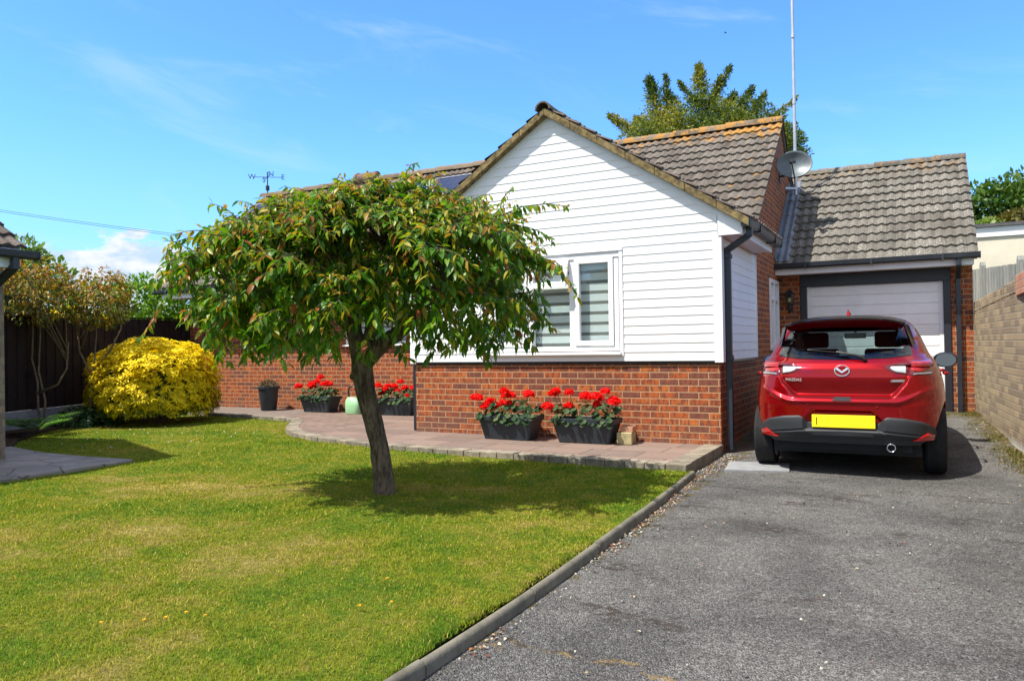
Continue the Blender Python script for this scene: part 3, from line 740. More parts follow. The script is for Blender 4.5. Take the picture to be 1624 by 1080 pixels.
# side window beside the garage
Psd = lambda y, o, z: (XR_+o, y, z)
win = MB(); frame_rect(win, Psd, SWX0+.003, SWX1-.003, 1.133, 2.187, .06, .02, -.06)
win.box(XR_-.05, XR_+.018, (SWX0+SWX1)/2-.03, (SWX0+SWX1)/2+.03, 1.19, 2.13); win.box(XR_-.05, XR_+.016, SWX0+.06, SWX1-.06, 1.86, 1.90)
fr2 = win.build('window', UPVC, H, bevel=.004)
pn = MB(); pn.box(XR_-.025, XR_-.02, SWX0+.05, SWX1-.05, 1.18, 2.14); pn.build('pane', PANE, fr2)
st = MB(); st.box(XR_+.002, XR_+.05, SWX0-.03, SWX1+.03, 1.10, 1.13); st.build('sill', UPVC, fr2, bevel=.004)
# window in the recessed wall, behind the tree
Pr = lambda x, o, z: (x, BY-o, z)
win = MB(); frame_rect(win, Pr, RW0+.003, RW1-.003, 1.303, 2.297, .06, .02, -.06)
for xm in (RW0+.55, RW1-.55): win.box(xm-.03, xm+.03, BY-.018, BY+.055, 1.36, 2.24)
fr3 = win.build('window', UPVC, H, bevel=.004)
pn = MB(); pn.box(RW0+.05, RW1-.05, BY+.02, BY+.025, 1.35, 2.25); pn.build('pane', PANE, fr3)
bl = MB(); bl.box(RW0+.03, RW1-.03, BY+.12, BY+.124, 1.32, 2.28); bl.build('blind', BLIND, fr3)
st = MB(); st.box(RW0-.04, RW1+.04, BY-.07, BY-.002, 1.27, 1.30); st.build('sill', UPVC, fr3, bevel=.005)

# roofs ------------------------------------------------------------------
EZ, EY, RY, RZ = 2.50, 10.20, 13.18, 4.885     # main roof: eaves height / y, ridge y / height
GX0, GX1 = -13.72, -1.825
sl_m = math.hypot(RY-EY, RZ-EZ)
def keep_main(p): return True
mb = MB(); tile_grid(mb, (GX0, EY, EZ), (1,0,0), (0, RY-EY, RZ-EZ), GX1-GX0, sl_m-.03, seed=5)
rf = mb.build('roof', TILE_MAIN, H, auto=35)
mb = MB(); tile_grid(mb, (GX1, 2*RY-EY, EZ), (-1,0,0), (0, EY-RY, RZ-EZ), GX1-GX0, sl_m-.03, seed=6, tw=.39, gauge=.5); mb.build('roof', TILE_WING, H, auto=35)
mb = MB(); ridge_tiles(mb, (GX0, RY, RZ+.045), (GX1, RY, RZ+.045), vconst=.5); mb.build('ridge', RIDGE_O, rf, auto=40)
VM = mat_plain("verge_mortar", (.16, .14, .12), .95, spec=.1, var=.3, vscale=12, bump=.5)
mb = MB(); mb.prism([(GX0+.02, EY, EZ-.03), (GX0+.02, RY, RZ-.03), (GX0+.02, 2*RY-EY, EZ-.03), (GX0+.02, RY, RZ-.075)], (.10, 0, 0)); mb.build('verge', VM, H); mb = MB()
mb.prism([(GX1-.12, EY+.1, EZ+.04), (GX1-.12, RY, RZ-.02), (GX1-.12, 2*RY-EY, EZ-.03), (GX1-.12, 2*RY-EY, EZ-.07), (GX1-.12, RY, RZ-.065), (GX1-.12, EY+.1, EZ-.0)], (.10, 0, 0))
mb.build('verge', VM, H)
mb = MB(); mb.lathe([(.14, -.28), (.14, .28)], c=(-10.55, RY, RZ+.085), ax=(0,1,0), ay=(0,0,1), az=(1,0,0), n=18); mb.lathe([(.155, -.29), (.155, -.22)], c=(-10.55, RY, RZ+.085), ax=(0,1,0), ay=(0,0,1), az=(1,0,0), n=18)
mb.build('ridge_vent', mat_plain("brown_clay", (.13, .075, .05), .8, var=.3, vscale=10), rf, auto=40)

# wing roof
WAZ = 4.145; WEX0, WEX1 = AX-2.41, AX+2.40; WFY, WBY = 8.275, 12.4
wez = WAZ-SL*2.40; wl = math.hypot(2.40, WAZ-wez)
mb = MB(); tile_grid(mb, (WEX1, WFY, wez-.035), (0,1,0), (-2.40, 0, WAZ-wez), WBY-WFY, wl-.02, keep=lambda p: not (p.y > 10.38 and p.x > XR_-.05), seed=8)
tile_grid(mb, (WEX0, WBY, wez-.035), (0,-1,0), (2.41, 0, WAZ-wez), WBY-WFY, wl-.02, seed=9)
rw = mb.build('roof', TILE_WING, H, auto=35)
mb = MB(); ridge_tiles(mb, (AX, WFY-.02, WAZ-.0), (AX, WBY, WAZ-.0), rad=.095, drop=.05, vconst=.5, seed=4); mb.build('ridge', RIDGE_G, rw, auto=40)
for sgn, ex in ((1, WEX1), (-1, WEX0)):           # bedded verge: undercloak strip with mortar, lichened ochre
    n = 7; xa = AX; mb = MB()
    for i in range(n):
        x0 = AX+(ex-AX)*i/n; x1 = AX+(ex-AX)*(i+1)/n - sgn*.004
        f0 = lambda x, o: (x, WFY+.0+random.uniform(-.004, .004), WAZ-SL*abs(x-AX)-.045+o)
        a = [f0(x0, -.065), f0(x1, -.065), f0(x1, .025), f0(x0, .025)]
        b = [(p[0], YF-.005, p[2]) for p in a]
        mb.hexa(a, b)
    mb.build('verge', VERGE, H, bevel=.006)
for sgn, ex in ((1, XR_+.02), (-1, XL-.02)):
    a = lambda x, o: (x, YF-.044, zg(x)+o); mb = MB()
    mb.hexa([a(AX, -.075), a(ex, -.075), a(ex, -.002), a(AX, -.002)], [(p[0], YF-.003, p[2]) for p in (a(AX, -.075), a(ex, -.075), a(ex, -.002), a(AX, -.002))]); mb.build('verge_board', UPVC, H)
# box ends
for sgn, x0, x1 in ((1, XR_+.012, -1.60), (-1, XL-.012, -6.24)):
    zt = lambda x: WAZ-SL*abs(x-AX)-.055
    q = [(x0, YF-.062, 2.405), (x1, YF-.062, 2.405), (x1, YF-.062, min(zt(x1)-.05, 2.58)), (x0, YF-.062, zt(x0)-.055)]
    mb = MB(); mb.hexa(q, [(a_, YF-.035, c_) for a_, b_, c_ in q]); mb.build('box_end', UPVC, H)
each('fascia', FASCIA, H, [lambda mb: mb.box(-1.625, -1.60, YF-.034, 10.30, 2.395, 2.555), lambda mb: mb.box(-6.24, -6.215, YF-.034, BY-.4, 2.395, 2.555), lambda mb: mb.box(GX0+.16, -6.25, EY+.055, EY+.08, 2.30, 2.475)])
each('soffit', SOFFIT, H, [lambda mb: mb.box(XR_+.001, -1.626, YF-.034, 10.29, 2.405, 2.417), lambda mb: mb.box(-6.214, XL-.001, YF-.034, BY-.4, 2.405, 2.417), lambda mb: mb.box(BX0-.2, -6.25, EY+.08, BY-.002, 2.31, 2.322)])
each('gutter', BLACK, H, [lambda mb: gutter(mb, (-1.598, 8.30, 2.475), (-1.598, 10.42, 2.475), (1,0,0)), lambda mb: gutter(mb, (GX0-.06, EY+.053, 2.405), (-6.3, EY+.053, 2.405), (0,-1,0)), lambda mb: gutter(mb, (-6.242, 8.30, 2.475), (-6.242, 10.0, 2.475), (-1,0,0))])
mb = MB(); w_ = .066
mb.bar((-1.545, 8.46, 2.50), (-1.545, 8.46, 2.385), w_, w_, (0,1,0)); mb.bar((-1.545, 8.46, 2.40), (-1.80, 8.53, 2.255), w_, w_, (0,1,0)); mb.bar((-1.80, 8.545, 2.285), (-1.80, 8.545, .03), w_, w_, (0,1,0))
for z in (2.19, 1.05): mb.bar((-1.875, 8.545, z), (-1.755, 8.545, z), .09, .05)
mb.bar((-1.80, 8.545, 1.02), (-1.80, 8.545, 1.09), w_+.014, w_+.014, (0,1,0))
mb.build('downpipe', BLACK, H, bevel=.006)
mb = MB(); mb.bar((-6.0, 8.475, .10), (-6.0, 8.475, Z0-.03), .062, .062, (0,1,0)); mb.build('downpipe', BLACK, H, bevel=.006)
each('pipe', BLACK, H, [lambda mb: mb.tube([(-12.72, BY-.05, .1), (-12.72, BY-.05, 2.3)], .017, 8), lambda mb: mb.tube([(-12.86, BY-.05, .1), (-12.86, BY-.05, 2.3)], .014, 8)])
# dark interior so the panes do not look into an empty shell
INT = mat_plain("dark_interior", (.10, .095, .09), .9)
each('partition', INT, H, [lambda mb: mb.box(XL+.3, XR_-.3, YF+.9, YF+.95, .05, 2.6), lambda mb: mb.box(-2.9, -2.85, 11.2, 13.2, .05, 2.6)])

# solar panels on the left of the main roof
vx = Vector((0, RY-EY, RZ-EZ)).normalized(); nx_ = Vector((0, -vx.z, vx.y))
def make_panel():
    t = thing('solar_panel', '', 'solar panel', (0,0,0), 'solar panels on the bungalow roof')
    L_ = 1.62
    a = MB(); a.obox((0,0,0), (.46,0,0), vx*(L_/2-.03), nx_*.012); a.build('cells', SOLAR, t, world=False)
    f = MB()
    for s_ in (-1, 1):
        f.obox((s_*.478,0,0), (.017,0,0), vx*(L_/2), nx_*.02); f.obox(vx*(s_*(L_/2-.017)), (.460,0,0), vx*.017, nx_*.02)
    f.build('frame', ALU, t, world=False)
    return t
p0 = make_panel()
sp_names = ['dark blue solar panel on the roof, next to the white gable', 'dark blue solar panel second from the white gable', 'dark blue solar panel below the round ridge vent', 'dark blue solar panel just left of the round ridge vent', 'dark blue solar panel second from the weather vane end', 'dark blue solar panel nearest the weather vane']
for i in range(6):
    t = p0 if i == 0 else copy_tree(p0)
    c = Vector((-7.92-i*1.0, 12.78, EZ+.8*0)); c.z = EZ+(12.78-EY)*(RZ-EZ)/(RY-EY)
    t.location = c - vx*.81 + nx_*.085; t['label'] = sp_names[i]

# weather vane on the far gable, satellite dish and aerial mast on the right gable, lantern by the garage
IRON = mat_plain("black_iron", (.02, .022, .028), .5, var=.2)
vt = thing('weather_vane', 'black iron weather vane with compass letters on the roof ridge', 'weather vane', (-13.58, RY, RZ+.1))
mb = MB(); mb.tube([(-13.58, RY, RZ-.0), (-13.58, RY, 5.50)], .013, 8); mb.build('pole', IRON, vt)
mb = MB(); mb.lathe([(.02, 5.05), (.045, 5.06), (.045, 5.16), (.02, 5.18)], c=(-13.58, RY, 0), n=14); mb.build('collar', IRON, vt, auto=40)
ar = MB(); cz = 5.375; Rr = .33
dirs = {'N': Vector((.75, -.45, 0)), 'E': Vector((.85, .62, 0)), 'S': Vector((-.75, .45, 0)), 'W': Vector((-.85, -.62, 0))}
vc = Vector((-13.58, RY, cz))
for q in dirs.values(): ar.tube([vc, vc+q.normalized()*Rr], .008, 6)
ar.build('arm', IRON, vt)
def text_mesh(name, s, size, depth, mat, parent, M):
    cu = bpy.data.curves.new(name, 'FONT'); cu.body = s; cu.size = size; cu.extrude = depth; cu.align_x = 'CENTER'; cu.align_y = 'CENTER'
    tmp = bpy.data.objects.new(name, cu); COL.objects.link(tmp)
    dg = bpy.context.evaluated_depsgraph_get(); me = bpy.data.meshes.new_from_object(tmp.evaluated_get(dg)); bpy.data.objects.remove(tmp)
    me.transform(M); me.materials.clear(); me.materials.append(mat)
    ob = bpy.data.objects.new(name, me); COL.objects.link(ob); ob.parent = parent
    if parent is not None and parent.type == 'EMPTY': me.transform(Matrix.Translation(-org(parent)))
    return ob
for ch, q in dirs.items():
    Mx = Matrix.Translation(vc+q.normalized()*(Rr+.03)) @ Matrix.Rotation(R(38), 4, 'Z') @ Matrix.Rotation(R(90), 4, 'X')
    text_mesh('letter', ch, .17, .006, IRON, vt, Mx)

DISHM = mat_plain("grey_dish", (.115, .14, .155), .45, .2, var=.15, vscale=9, dirt=((.38, .33, .25), .25))
dt = thing('satellite_dish', 'grey satellite dish with black arm on the brick gable end', 'satellite dish', (-1.84, 12.95, 4.0))
dc = Vector((-1.62, 12.80, 4.06)); face = Vector((.16, -.96, .17)).normalized(); sx_ = face.cross(Vector((0,0,1))).normalized(); sy_ = sx_.cross(face)
mb = MB(); prof = [(.002, 0.0)]+[(.265*i/8, .085*(i/8)**2) for i in range(1, 9)]
mb.lathe(prof+[(.275, .084), (.272, .07)]+[(.262*i/8, .085*(i/8)**2-.012) for i in range(8, 0, -1)]+[(.002, -.012)], c=dc-face*.04, ax=sx_, ay=sy_*.82, az=face, n=36, cap=False)
mb.build('dish', DISHM, dt, smooth=True)
mb = MB(); lo = dc-sy_*.215; foc = dc+face*.30-sy_*.06-sx_*-.05
mb.tube([lo-face*.04, lo+face*.03, foc], .011, 8); mb.build('arm', BLACK, dt)
mb = MB(); mb.lathe([(.03, -.05), (.035, .0), (.032, .05)], c=foc, ax=sx_, ay=sy_, az=face, n=14); mb.obox(foc-sx_*.045, sx_*.02, sy_*.02, face*.035); mb.build('lnb', BLACK, dt, auto=40)
mb = MB(); mb.tube([dc-face*.06, dc-face*.16, (-1.66, 13.0, 3.95), (-1.86, 13.02, 3.95)], .018, 8); mb.box(-1.874, -1.862, 12.93, 13.11, 3.84, 4.06); mb.build('bracket', BLACK, dt)

mt = thing('aerial_mast', 'tall slim grey aerial mast rising behind the satellite dish', 'mast', (-1.72, 13.72, 3.7))
mb = MB(); mb.tube([(-1.72, 13.74, 3.75), (-1.72, 13.75, 5.6), (-1.725, 13.77, 9.2)], [.026, .026, .024], 12)
for z in (4.45, 5.35, 6.5): mb.lathe([(.031, z-.03), (.031, z+.03)], c=(-1.72, 13.745, 0), n=12)
mb.build('pole', mat_plain("galvanised_pole", (.50, .51, .54), .4, .5, var=.1), mt, auto=40)
mb = MB()
for z in (3.86, 4.33):
    mb = MB(); mb.bar((-1.87, 13.60, z), (-1.70, 13.74, z), .03, .03); mb.bar((-1.87, 13.88, z), (-1.70, 13.74, z), .03, .03); mb.box(-1.874, -1.86, 13.56, 13.92, z-.03, z+.03); mb.build('bracket', ALU, mt)

# ================================================================== garage
GR = thing('garage', 'attached brick garage with white ribbed door, black frame and tiled roof', 'garage', (-.5, 12.71, .16))
GY = 12.71; g0, g1 = -1.874, .79
mb = MB(); mb.box(g0, -1.555, GY, GY+.25, -.1, 2.42); mb.box(.515, g1, GY, GY+.25, -.1, 2.42); mb.box(-1.555, .515, GY+.02, GY+.25, 2.28, 2.42)
def zgar(y): return 4.20-.817*abs(y-14.59)
mb.prism([(g1-.25, GY+.25, -.1), (g1-.25, 16.6, -.1), (g1-.25, 16.6, zgar(16.6)-.03), (g1-.25, 14.59, zgar(14.59)-.03), (g1-.25, GY+.25, zgar(GY+.25)-.03)], (.25, 0, 0))
mb.box(g0, g1-.25, 16.35, 16.6, -.1, 2.5); mb.build('wall', BRICK, GR)
mb = MB(); mb.box(-1.553, -1.458, GY-.02, GY+.12, .14, 2.09); mb.box(.42, .513, GY-.02, GY+.12, .14, 2.09); mb.box(-1.553, .513, GY-.021, GY+.12, 2.09, 2.278); mb.build('door_frame', BLACKPAINT, GR, bevel=.004)
mb = MB()                                          # ribbed sectional door
zz = .165; n_r = 12; hgt = (2.088-.165)/n_r
for i in range(n_r):
    a, b = zz+i*hgt, zz+(i+1)*hgt; o = 0 if i % 2 else .0
    ylo = GY+.055
    pr = [(ylo+.03, a), (ylo+.010, a+.0), (ylo+.010, a+.006), (ylo, a+.014), (ylo, b-.010), (ylo+.006, b-.002), (ylo+.03, b-.002)]
    mb.prism([(-1.40, y, z) for y, z in pr], (1.762, 0, 0))
mb.box(-1.456, -1.402, GY+.052, GY+.09, .165, 2.088); mb.box(.364, .418, GY+.052, GY+.09, .165, 2.088); mb.box(-1.402, .364, GY+.088, GY+.10, .165, 2.088)
gd = mb.build('garage_door', GDOOR, GR)
mb = MB(); mb.box(-.56, -.40, GY+.035, GY+.055, 1.02, 1.05); mb.build('handle', ALU, gd)
gl_ = math.hypot(14.59-12.33, 4.245-2.40)
mb = MB(); tile_grid(mb, (g0, 12.33, 2.40), (1,0,0), (0, 2.26, 1.845), .845-g0, gl_-.03, seed=15)
gr = mb.build('roof', TILE_GAR, GR, auto=35)
mb = MB(); tile_grid(mb, (.845, 16.85, 2.40), (-1,0,0), (0, -2.26, 1.845), .845-g0, gl_-.03, seed=16, tw=.39, gauge=.5); mb.build('roof', TILE_GAR, GR, auto=35)
mb = MB(); ridge_tiles(mb, (g0, 14.59, 4.275), (.845, 14.59, 4.275), rad=.10, vconst=11.2, seed=6); mb.build('ridge', TILE_GAR, gr, auto=40)
mb = MB(); mb.prism([(.74, 12.36, 2.395), (.74, 14.59, 4.215), (.74, 16.82, 2.395), (.74, 16.82, 2.35), (.74, 14.59, 4.165), (.74, 12.36, 2.345)], (.09, 0, 0)); mb.build('verge', mat_plain("verge_mortar_pale", (.2, .18, .16), .95, spec=.1, var=.3, vscale=12, bump=.5), GR)
mb = MB(); mb.box(g0, .79, 12.355, 12.375, 2.27, 2.40); mb.build('fascia', FASCIA, GR)
mb = MB(); mb.box(g0, .79, 12.375, GY-.002, 2.28, 2.29); mb.build('soffit', SOFFIT, GR)
mb = MB(); gutter(mb, (g0, 12.353, 2.355), (.86, 12.353, 2.355), (0,-1,0)); mb.build('gutter', BLACK, GR)
mb = MB(); mb.bar((.605, 12.30, 2.37), (.605, 12.30, 2.26), .062, .062, (0,1,0)); mb.bar((.605, 12.30, 2.28), (.605, GY-.05, 2.12), .062, .062, (1,0,0)); mb.bar((.605, GY-.05, 2.15), (.605, GY-.05, .165), .062, .062, (0,1,0))
for z in (1.8, .95): mb.box(.555, .655, GY-.06, GY-.002, z-.025, z+.025)
mb.build('downpipe', BLACK, GR, bevel=.005)
mb = MB(); gn = Vector((0, -1.845, 2.26)).normalized(); gv = Vector((0, 2.26, 1.845)).normalized()
for i in range(3):
    a = Vector((g0+.004, 12.38, 2.44))+gv*(.85*i)+gn*(.022-.004*i)
    pts = [(0, .15), (.012, .012), (.06, .03), (.11, .018), (.165, .03), (.205, .008), (.205, -.004), (0, -.004)]
    mb.prism([a+Vector((x, 0, 0))+gn*(z+.015) for x, z in pts], gv*.86)
mb.build('flashing', LEAD, GR, bevel=.004)

LT = thing('wall_lantern', 'black coach lantern on the brick beside the garage door', 'lantern', (-1.70, GY, 1.9))
mb = MB(); lx_, ly_ = -1.70, GY-.13
mb.box(lx_-.035, lx_+.035, GY-.014, GY-.001, 1.70, 2.0); mb.tube([(lx_, GY-.01, 1.72), (lx_, GY-.06, 1.70), (lx_, ly_, 1.74)], .009, 8)
mb.lathe([(.005, 1.70), (.02, 1.73), (.035, 1.80), (.055, 1.815)], c=(lx_, ly_, 0), n=6); mb.lathe([(.085, 1.975), (.075, 1.99), (.03, 2.035), (.012, 2.05), (.012, 2.075)], c=(lx_, ly_, 0), n=6)
for k in range(6):
    th = 2*math.pi*k/6; mb.bar((lx_+.052*math.cos(th), ly_+.052*math.sin(th), 1.81), (lx_+.08*math.cos(th), ly_+.08*math.sin(th), 1.98), .008, .008)
mb.build('frame', BLACK, LT)
mb = MB(); mb.lathe([(.048, 1.817), (.074, 1.974)], c=(lx_, ly_, 0), n=6); mb.build('pane', mat_pane("lantern_glass", (.8, .78, .6), .06), LT)
mb = MB(); mb.ball((lx_, ly_, 1.885), .026, 10, 8, sq=(1, 1, 1.5)); mb.build('bulb', mat_plain("frosted_bulb", (.75, .72, .55), .4), LT, smooth=True)

# ================================================================== neighbour's bungalow, fences, walls, cream building
NB = thing('brick_house', 'corner of a tan brick bungalow with white fascia at the left edge', 'house', (-9, 0, 0))
nwx, nye = -8.585, 4.56
mb = MB(); mb.box(-15, nwx, -4, nye, -.1, 2.18); mb.build('wall', BRICK_TAN, NB)
mb = MB(); nex = -8.24; tile_grid(mb, (nex, -4, 2.33), (0,1,0), (-3, 0, 1.95), 8.6, 3.55, seed=21); mb.build('roof', TILE_WING, NB, auto=35)
mb = MB(); mb.prism([(-15, -4, 2.22), (nex+.02, -4, 2.22), (nex+.02, -4, 2.31), (-11.2, -4, 4.2), (-15, -4, 2.25)], (0, 8.55, 0)); mb.build('roof_deck', SOFFIT, NB)
mb = MB(); mb.box(nex-.02, nex+.035, -4, 4.46, 2.12, 2.24); mb.build('fascia', FASCIA, NB)
mb = MB(); mb.box(nwx+.001, nex-.021, -4, 4.5, 2.13, 2.14); mb.build('soffit', SOFFIT, NB)
mb = MB(); gutter(mb, (nex+.037, -4, 2.215), (nex+.037, 4.66, 2.215), (1,0,0)); mb.build('gutter', BLACK, NB)
mb = MB(); mb.bar((nex+.09, 4.44, 2.23), (nex+.09, 4.44, 2.10), .066, .066, (0,1,0)); mb.bar((nex+.09, 4.44, 2.13), (nwx+.06, 4.42, 1.93), .066, .066, (0,1,0)); mb.bar((nwx+.06, 4.42, 1.97), (nwx+.06, 4.42, .1), .066, .066, (0,1,0)); mb.build('downpipe', BLACK, NB, bevel=.005)

# dark stained fence on the left
DARKWOOD = mat_plain("dark_stained_boards", (.020, .013, .012), .75, spec=.2, var=.3, vscale=5, bump=.4, bscale=35)
FL = thing('fence', 'tall dark brown board fence with concrete gravel board behind the shrubs', 'fence', (-12.8, 8.6, 0))
fa, fb = Vector((-11.55, 4.9, 0)), Vector((-13.52, 10.95, 0)); fd = (fb-fa); fl = fd.length; ft = fd.normalized(); fn = Vector((ft.y, -ft.x, 0))
def fz(s_): return 1.80+.075*s_/fl
mb = MB(); nb = 0; s_ = 0
while s_ < fl:
    wd = .095; c = fa+ft*(s_+wd/2)+fn*(.006 if nb % 2 else -.006)+Vector((0, 0, .36+(fz(s_)-.36)/2)); mb.obox(c, ft*.056, fn*.008, Vector((0, 0, (fz(s_)-.36)/2))); s_ += wd; nb += 1
mb.build('panel', DARKWOOD, FL)
mb = MB(); mb.hexa([fa+fn*.025+Vector((0,0,-.1)), fb+fn*.025+Vector((0,0,-.1)), fb-fn*.025+Vector((0,0,-.1)), fa-fn*.025+Vector((0,0,-.1))], [p+Vector((0,0,.355)) for p in (fa+fn*.025, fb+fn*.025, fb-fn*.025, fa-fn*.025)]); mb.build('gravel_board', CONC_PALE, FL)
for i in range(4):
    mb = MB(); c = fa+ft*(fl*i/3)-fn*.06+Vector((0, 0, .85)); mb.obox(c, ft*.05, fn*.05, Vector((0, 0, .95))); mb.build('post', DARKWOOD, FL)
mb = MB(); mb.hexa([fa+ft*0+fn*.03+Vector((0,0,1.81)), fb+fn*.03+Vector((0,0,1.885)), fb-fn*.03+Vector((0,0,1.885)), fa-fn*.03+Vector((0,0,1.81))], [fa+fn*.03+Vector((0,0,1.835)), fb+fn*.03+Vector((0,0,1.91)), fb-fn*.03+Vector((0,0,1.91)), fa-fn*.03+Vector((0,0,1.835))]); mb.build('capping', DARKWOOD, FL)

# tan brick boundary wall on the right
BW = thing('boundary_wall', 'tan brick boundary wall beside the drive with soldier course on top', 'wall', (1.1, 11, 0))
mb = MB(); wt = lambda y: 1.845-.03*(y-9.4); wq = lambda y, o: wall_x(y)+o
mb.hexa([(wq(3, 0), 3, -.12), (wq(3, .215), 3, -.12), (wq(12.705, .215), 12.705, -.12), (wq(12.705, 0), 12.705, -.12)], [(wq(3, 0), 3, wt(3)-.135), (wq(3, .215), 3, wt(3)-.135), (wq(12.705, .215), 12.705, wt(12.705)-.135), (wq(12.705, 0), 12.705, wt(12.705)-.135)]); mb.build('wall', BRICK_TAN, BW)
mb = MB(); yy = 3.0
while yy < 12.62:
    ya, yb = yy+.005, yy+.070; j = random.uniform(-.004, .004); jz = random.uniform(-.006, .006)
    mb.hexa([(wq(ya, -.005+j), ya, wt(yy)-.133), (wq(ya, .22), ya, wt(yy)-.133), (wq(yb, .22), yb, wt(yy)-.133), (wq(yb, -.005+j), yb, wt(yy)-.133)], [(wq(ya, -.005+j), ya, wt(yy)+jz), (wq(ya, .22), ya, wt(yy)+jz), (wq(yb, .22), yb, wt(yy)+jz), (wq(yb, -.005+j), yb, wt(yy)+jz)]); yy += .075
mb.build('coping', BRICK_TAN, BW, bevel=.005)
mb = MB(); mb.box(.968, 1.24, 8.62, 9.44, 1.665, 1.88); mb.build('pier_cap', BRICK_PINK, BW, bevel=.006)

GREYWOOD = None
def mat_wood(name, ca, cb):
    m, g, b = newmat(name, rough=.9, spec=.15); p = g.pos(); x, y, z = g.xyz(p)[:3]
    rnd = g.n('ShaderNodeNewGeometry').outputs['Random Per Island']
    gr_ = g.noise(g.comb(g.m('MULTIPLY', g.m('ADD', x, y), 40), g.m('MULTIPLY', z, 2.2), g.m('MULTIPLY', rnd, 9)), 1, 5, .65, .5)
    c = g.mix(g.rng(gr_, .3, .7), ca, cb); c = g.mix(1, c, g.mix(rnd, (.78, .8, .8), (1.15, 1.15, 1.12)), 'MULTIPLY')
    g.put(b.inputs['Base Color'], c); g.put(b.inputs['Normal'], g.bump(gr_, .4, .006)); return m
GREYWOOD = mat_wood("weathered_boards", (.33, .33, .31), (.20, .20, .185))
GF = thing('fence', 'weathered grey timber fence showing above the tan brick wall', 'fence', (1.5, 15.6, 0))
ga, gb = Vector((.95, 21.4, 0)), Vector((2.5, 13.0, 0)); gd_ = gb-ga; gt_ = gd_.normalized(); gnn = Vector((-gt_.y, gt_.x, 0))
mb = MB(); s_ = 0; i = 0
while s_ < gd_.length:
    hh = (2.86-.052*s_)/2; c = ga+gt_*(s_+.05)+gnn*(.007 if i % 2 else -.007); mb.obox(c+Vector((0, 0, hh+random.uniform(-.006, .006))), gt_*.054, gnn*.007, (0, 0, hh)); s_ += .095; i += 1
mb.build('panel', GREYWOOD, GF)
for s_ in (2.1, 4.5, 6.9):
    hh = 2.93-.052*s_; mb = MB(); c = ga+gt_*s_+gnn*.065; mb.obox(c+Vector((0, 0, hh/2)), gt_*.055, gnn*.05, (0, 0, hh/2))
    q = [c+gt_*a*.05+gnn*b*.05+Vector((0, 0, hh)) for a, b in ((-1,-1),(1,-1),(1,1),(-1,1))]; t_ = [c+gt_*a*.012+gnn*b*.05+Vector((0, 0, hh+.08)) for a, b in ((-1,-1),(1,-1),(1,1),(-1,1))]
    mb.hexa(q, t_); mb.build('post', GREYWOOD, GF)

CB = thing('rendered_building', 'cream rendered flat-roofed building behind the grey fence', 'building', (4, 21, 0))
CREAM = mat_plain("cream_render", (.66, .61, .49), .9, spec=.15, var=.06, vscale=3, bump=.5, bscale=50)
mb = MB(); mb.box(-1.5, 9, 19.9, 26, -.1, 3.5); mb.build('wall', CREAM, CB)
mb = MB(); mb.box(-1.55, 9.05, 19.86, 26.05, 3.501, 3.72); mb.build('fascia', UPVC, CB)
mb = MB(); mb.box(-1.6, 9.1, 19.80, 26.1, 3.722, 3.79); mb.build('roof', mat_plain("grey_felt", (.09, .085, .095), .9, var=.2), CB)

# concrete slab let into the drive under the car's rear wheel
mb = MB(); mb.prism([(-1.60, 7.28, -.03), (-1.03, 7.42, -.03), (-1.10, 7.92, -.03), (-1.66, 7.80, -.03)], (0, 0, .052)); tag(mb.build('drain_cover', CONC_PALE, bevel=.005), 'flat pale concrete cover set in the tarmac by the left rear tyre', 'drain cover')

# two loose blocks by the right-hand front planter
mb = MB(); mb.obox((-2.90, 8.20, .164), (.085, .012, 0), (-.02, .13, 0), (0, 0, .068)); b1 = mb.build('stone_block', mat_plain("yellow_stone", (.36, .31, .17), .95, spec=.1, var=.3, vscale=14, bump=.8, bscale=60), bevel=.008)
tag(b1, 'buff stone block on the pink paving beside a black planter', 'block')
mb = MB(); mb.obox((-2.885, 8.235, .263), (.07, .008, 0), (-.012, .10, 0), (0, 0, .031)); b2 = mb.build('loose_brick', BRICK_PINK, bevel=.006)
tag(b2, 'small pink brick lying on top of the buff stone block', 'brick')
# telephone wire and bird
mb = MB()
for o in (0, .06):
    A_, B_ = Vector((-32, 11.0, 7.1+o)), Vector((-21.0, 17.3, 5.0+o)); P_ = []
    for i in range(21):
        t = i/20; q = A_.lerp(B_, t); q.z -= .9*t*(1-t)*.5; P_.append(q)
    mb.tube(P_, .0065, 5)
tag(mb.build('overhead_cable', mat_plain('matt_cable', (.03, .03, .035), .95, spec=.05)), 'thin telephone cable crossing the sky at the left', 'cable')
bd = MB(); bc = Vector((-8.46, 40.66, 17.69))
bd.ball(bc, .09, 10, 8, sq=(1.9, .8, .75)); bd.ball(bc+Vector((.19, 0, .03)), .05, 8, 6, sq=(1.2, .9, .9))
for s_ in (-1, 1): bd.add([bc+Vector((.08, s_*.04, .03)), bc+Vector((-.07, s_*.04, .03)), bc+Vector((-.12, s_*.26, .14)), bc+Vector((0, s_*.28, .15)), bc+Vector((-.10, s_*.45, .10))], [(0, 1, 2, 3), (3, 2, 4)])
bd.add([bc+Vector((-.13, -.03, 0)), bc+Vector((-.13, .03, 0)), bc+Vector((-.3, .06, .0)), bc+Vector((-.3, -.06, .0))], [(0, 1, 2, 3)])
bd.v = [tuple(bc+(Vector(v)-bc)*.32) for v in bd.v]
tag(bd.build('bird', mat_plain("dark_feathers", (.04, .04, .05), .8)), 'tiny dark bird flying high in the blue sky', 'bird')

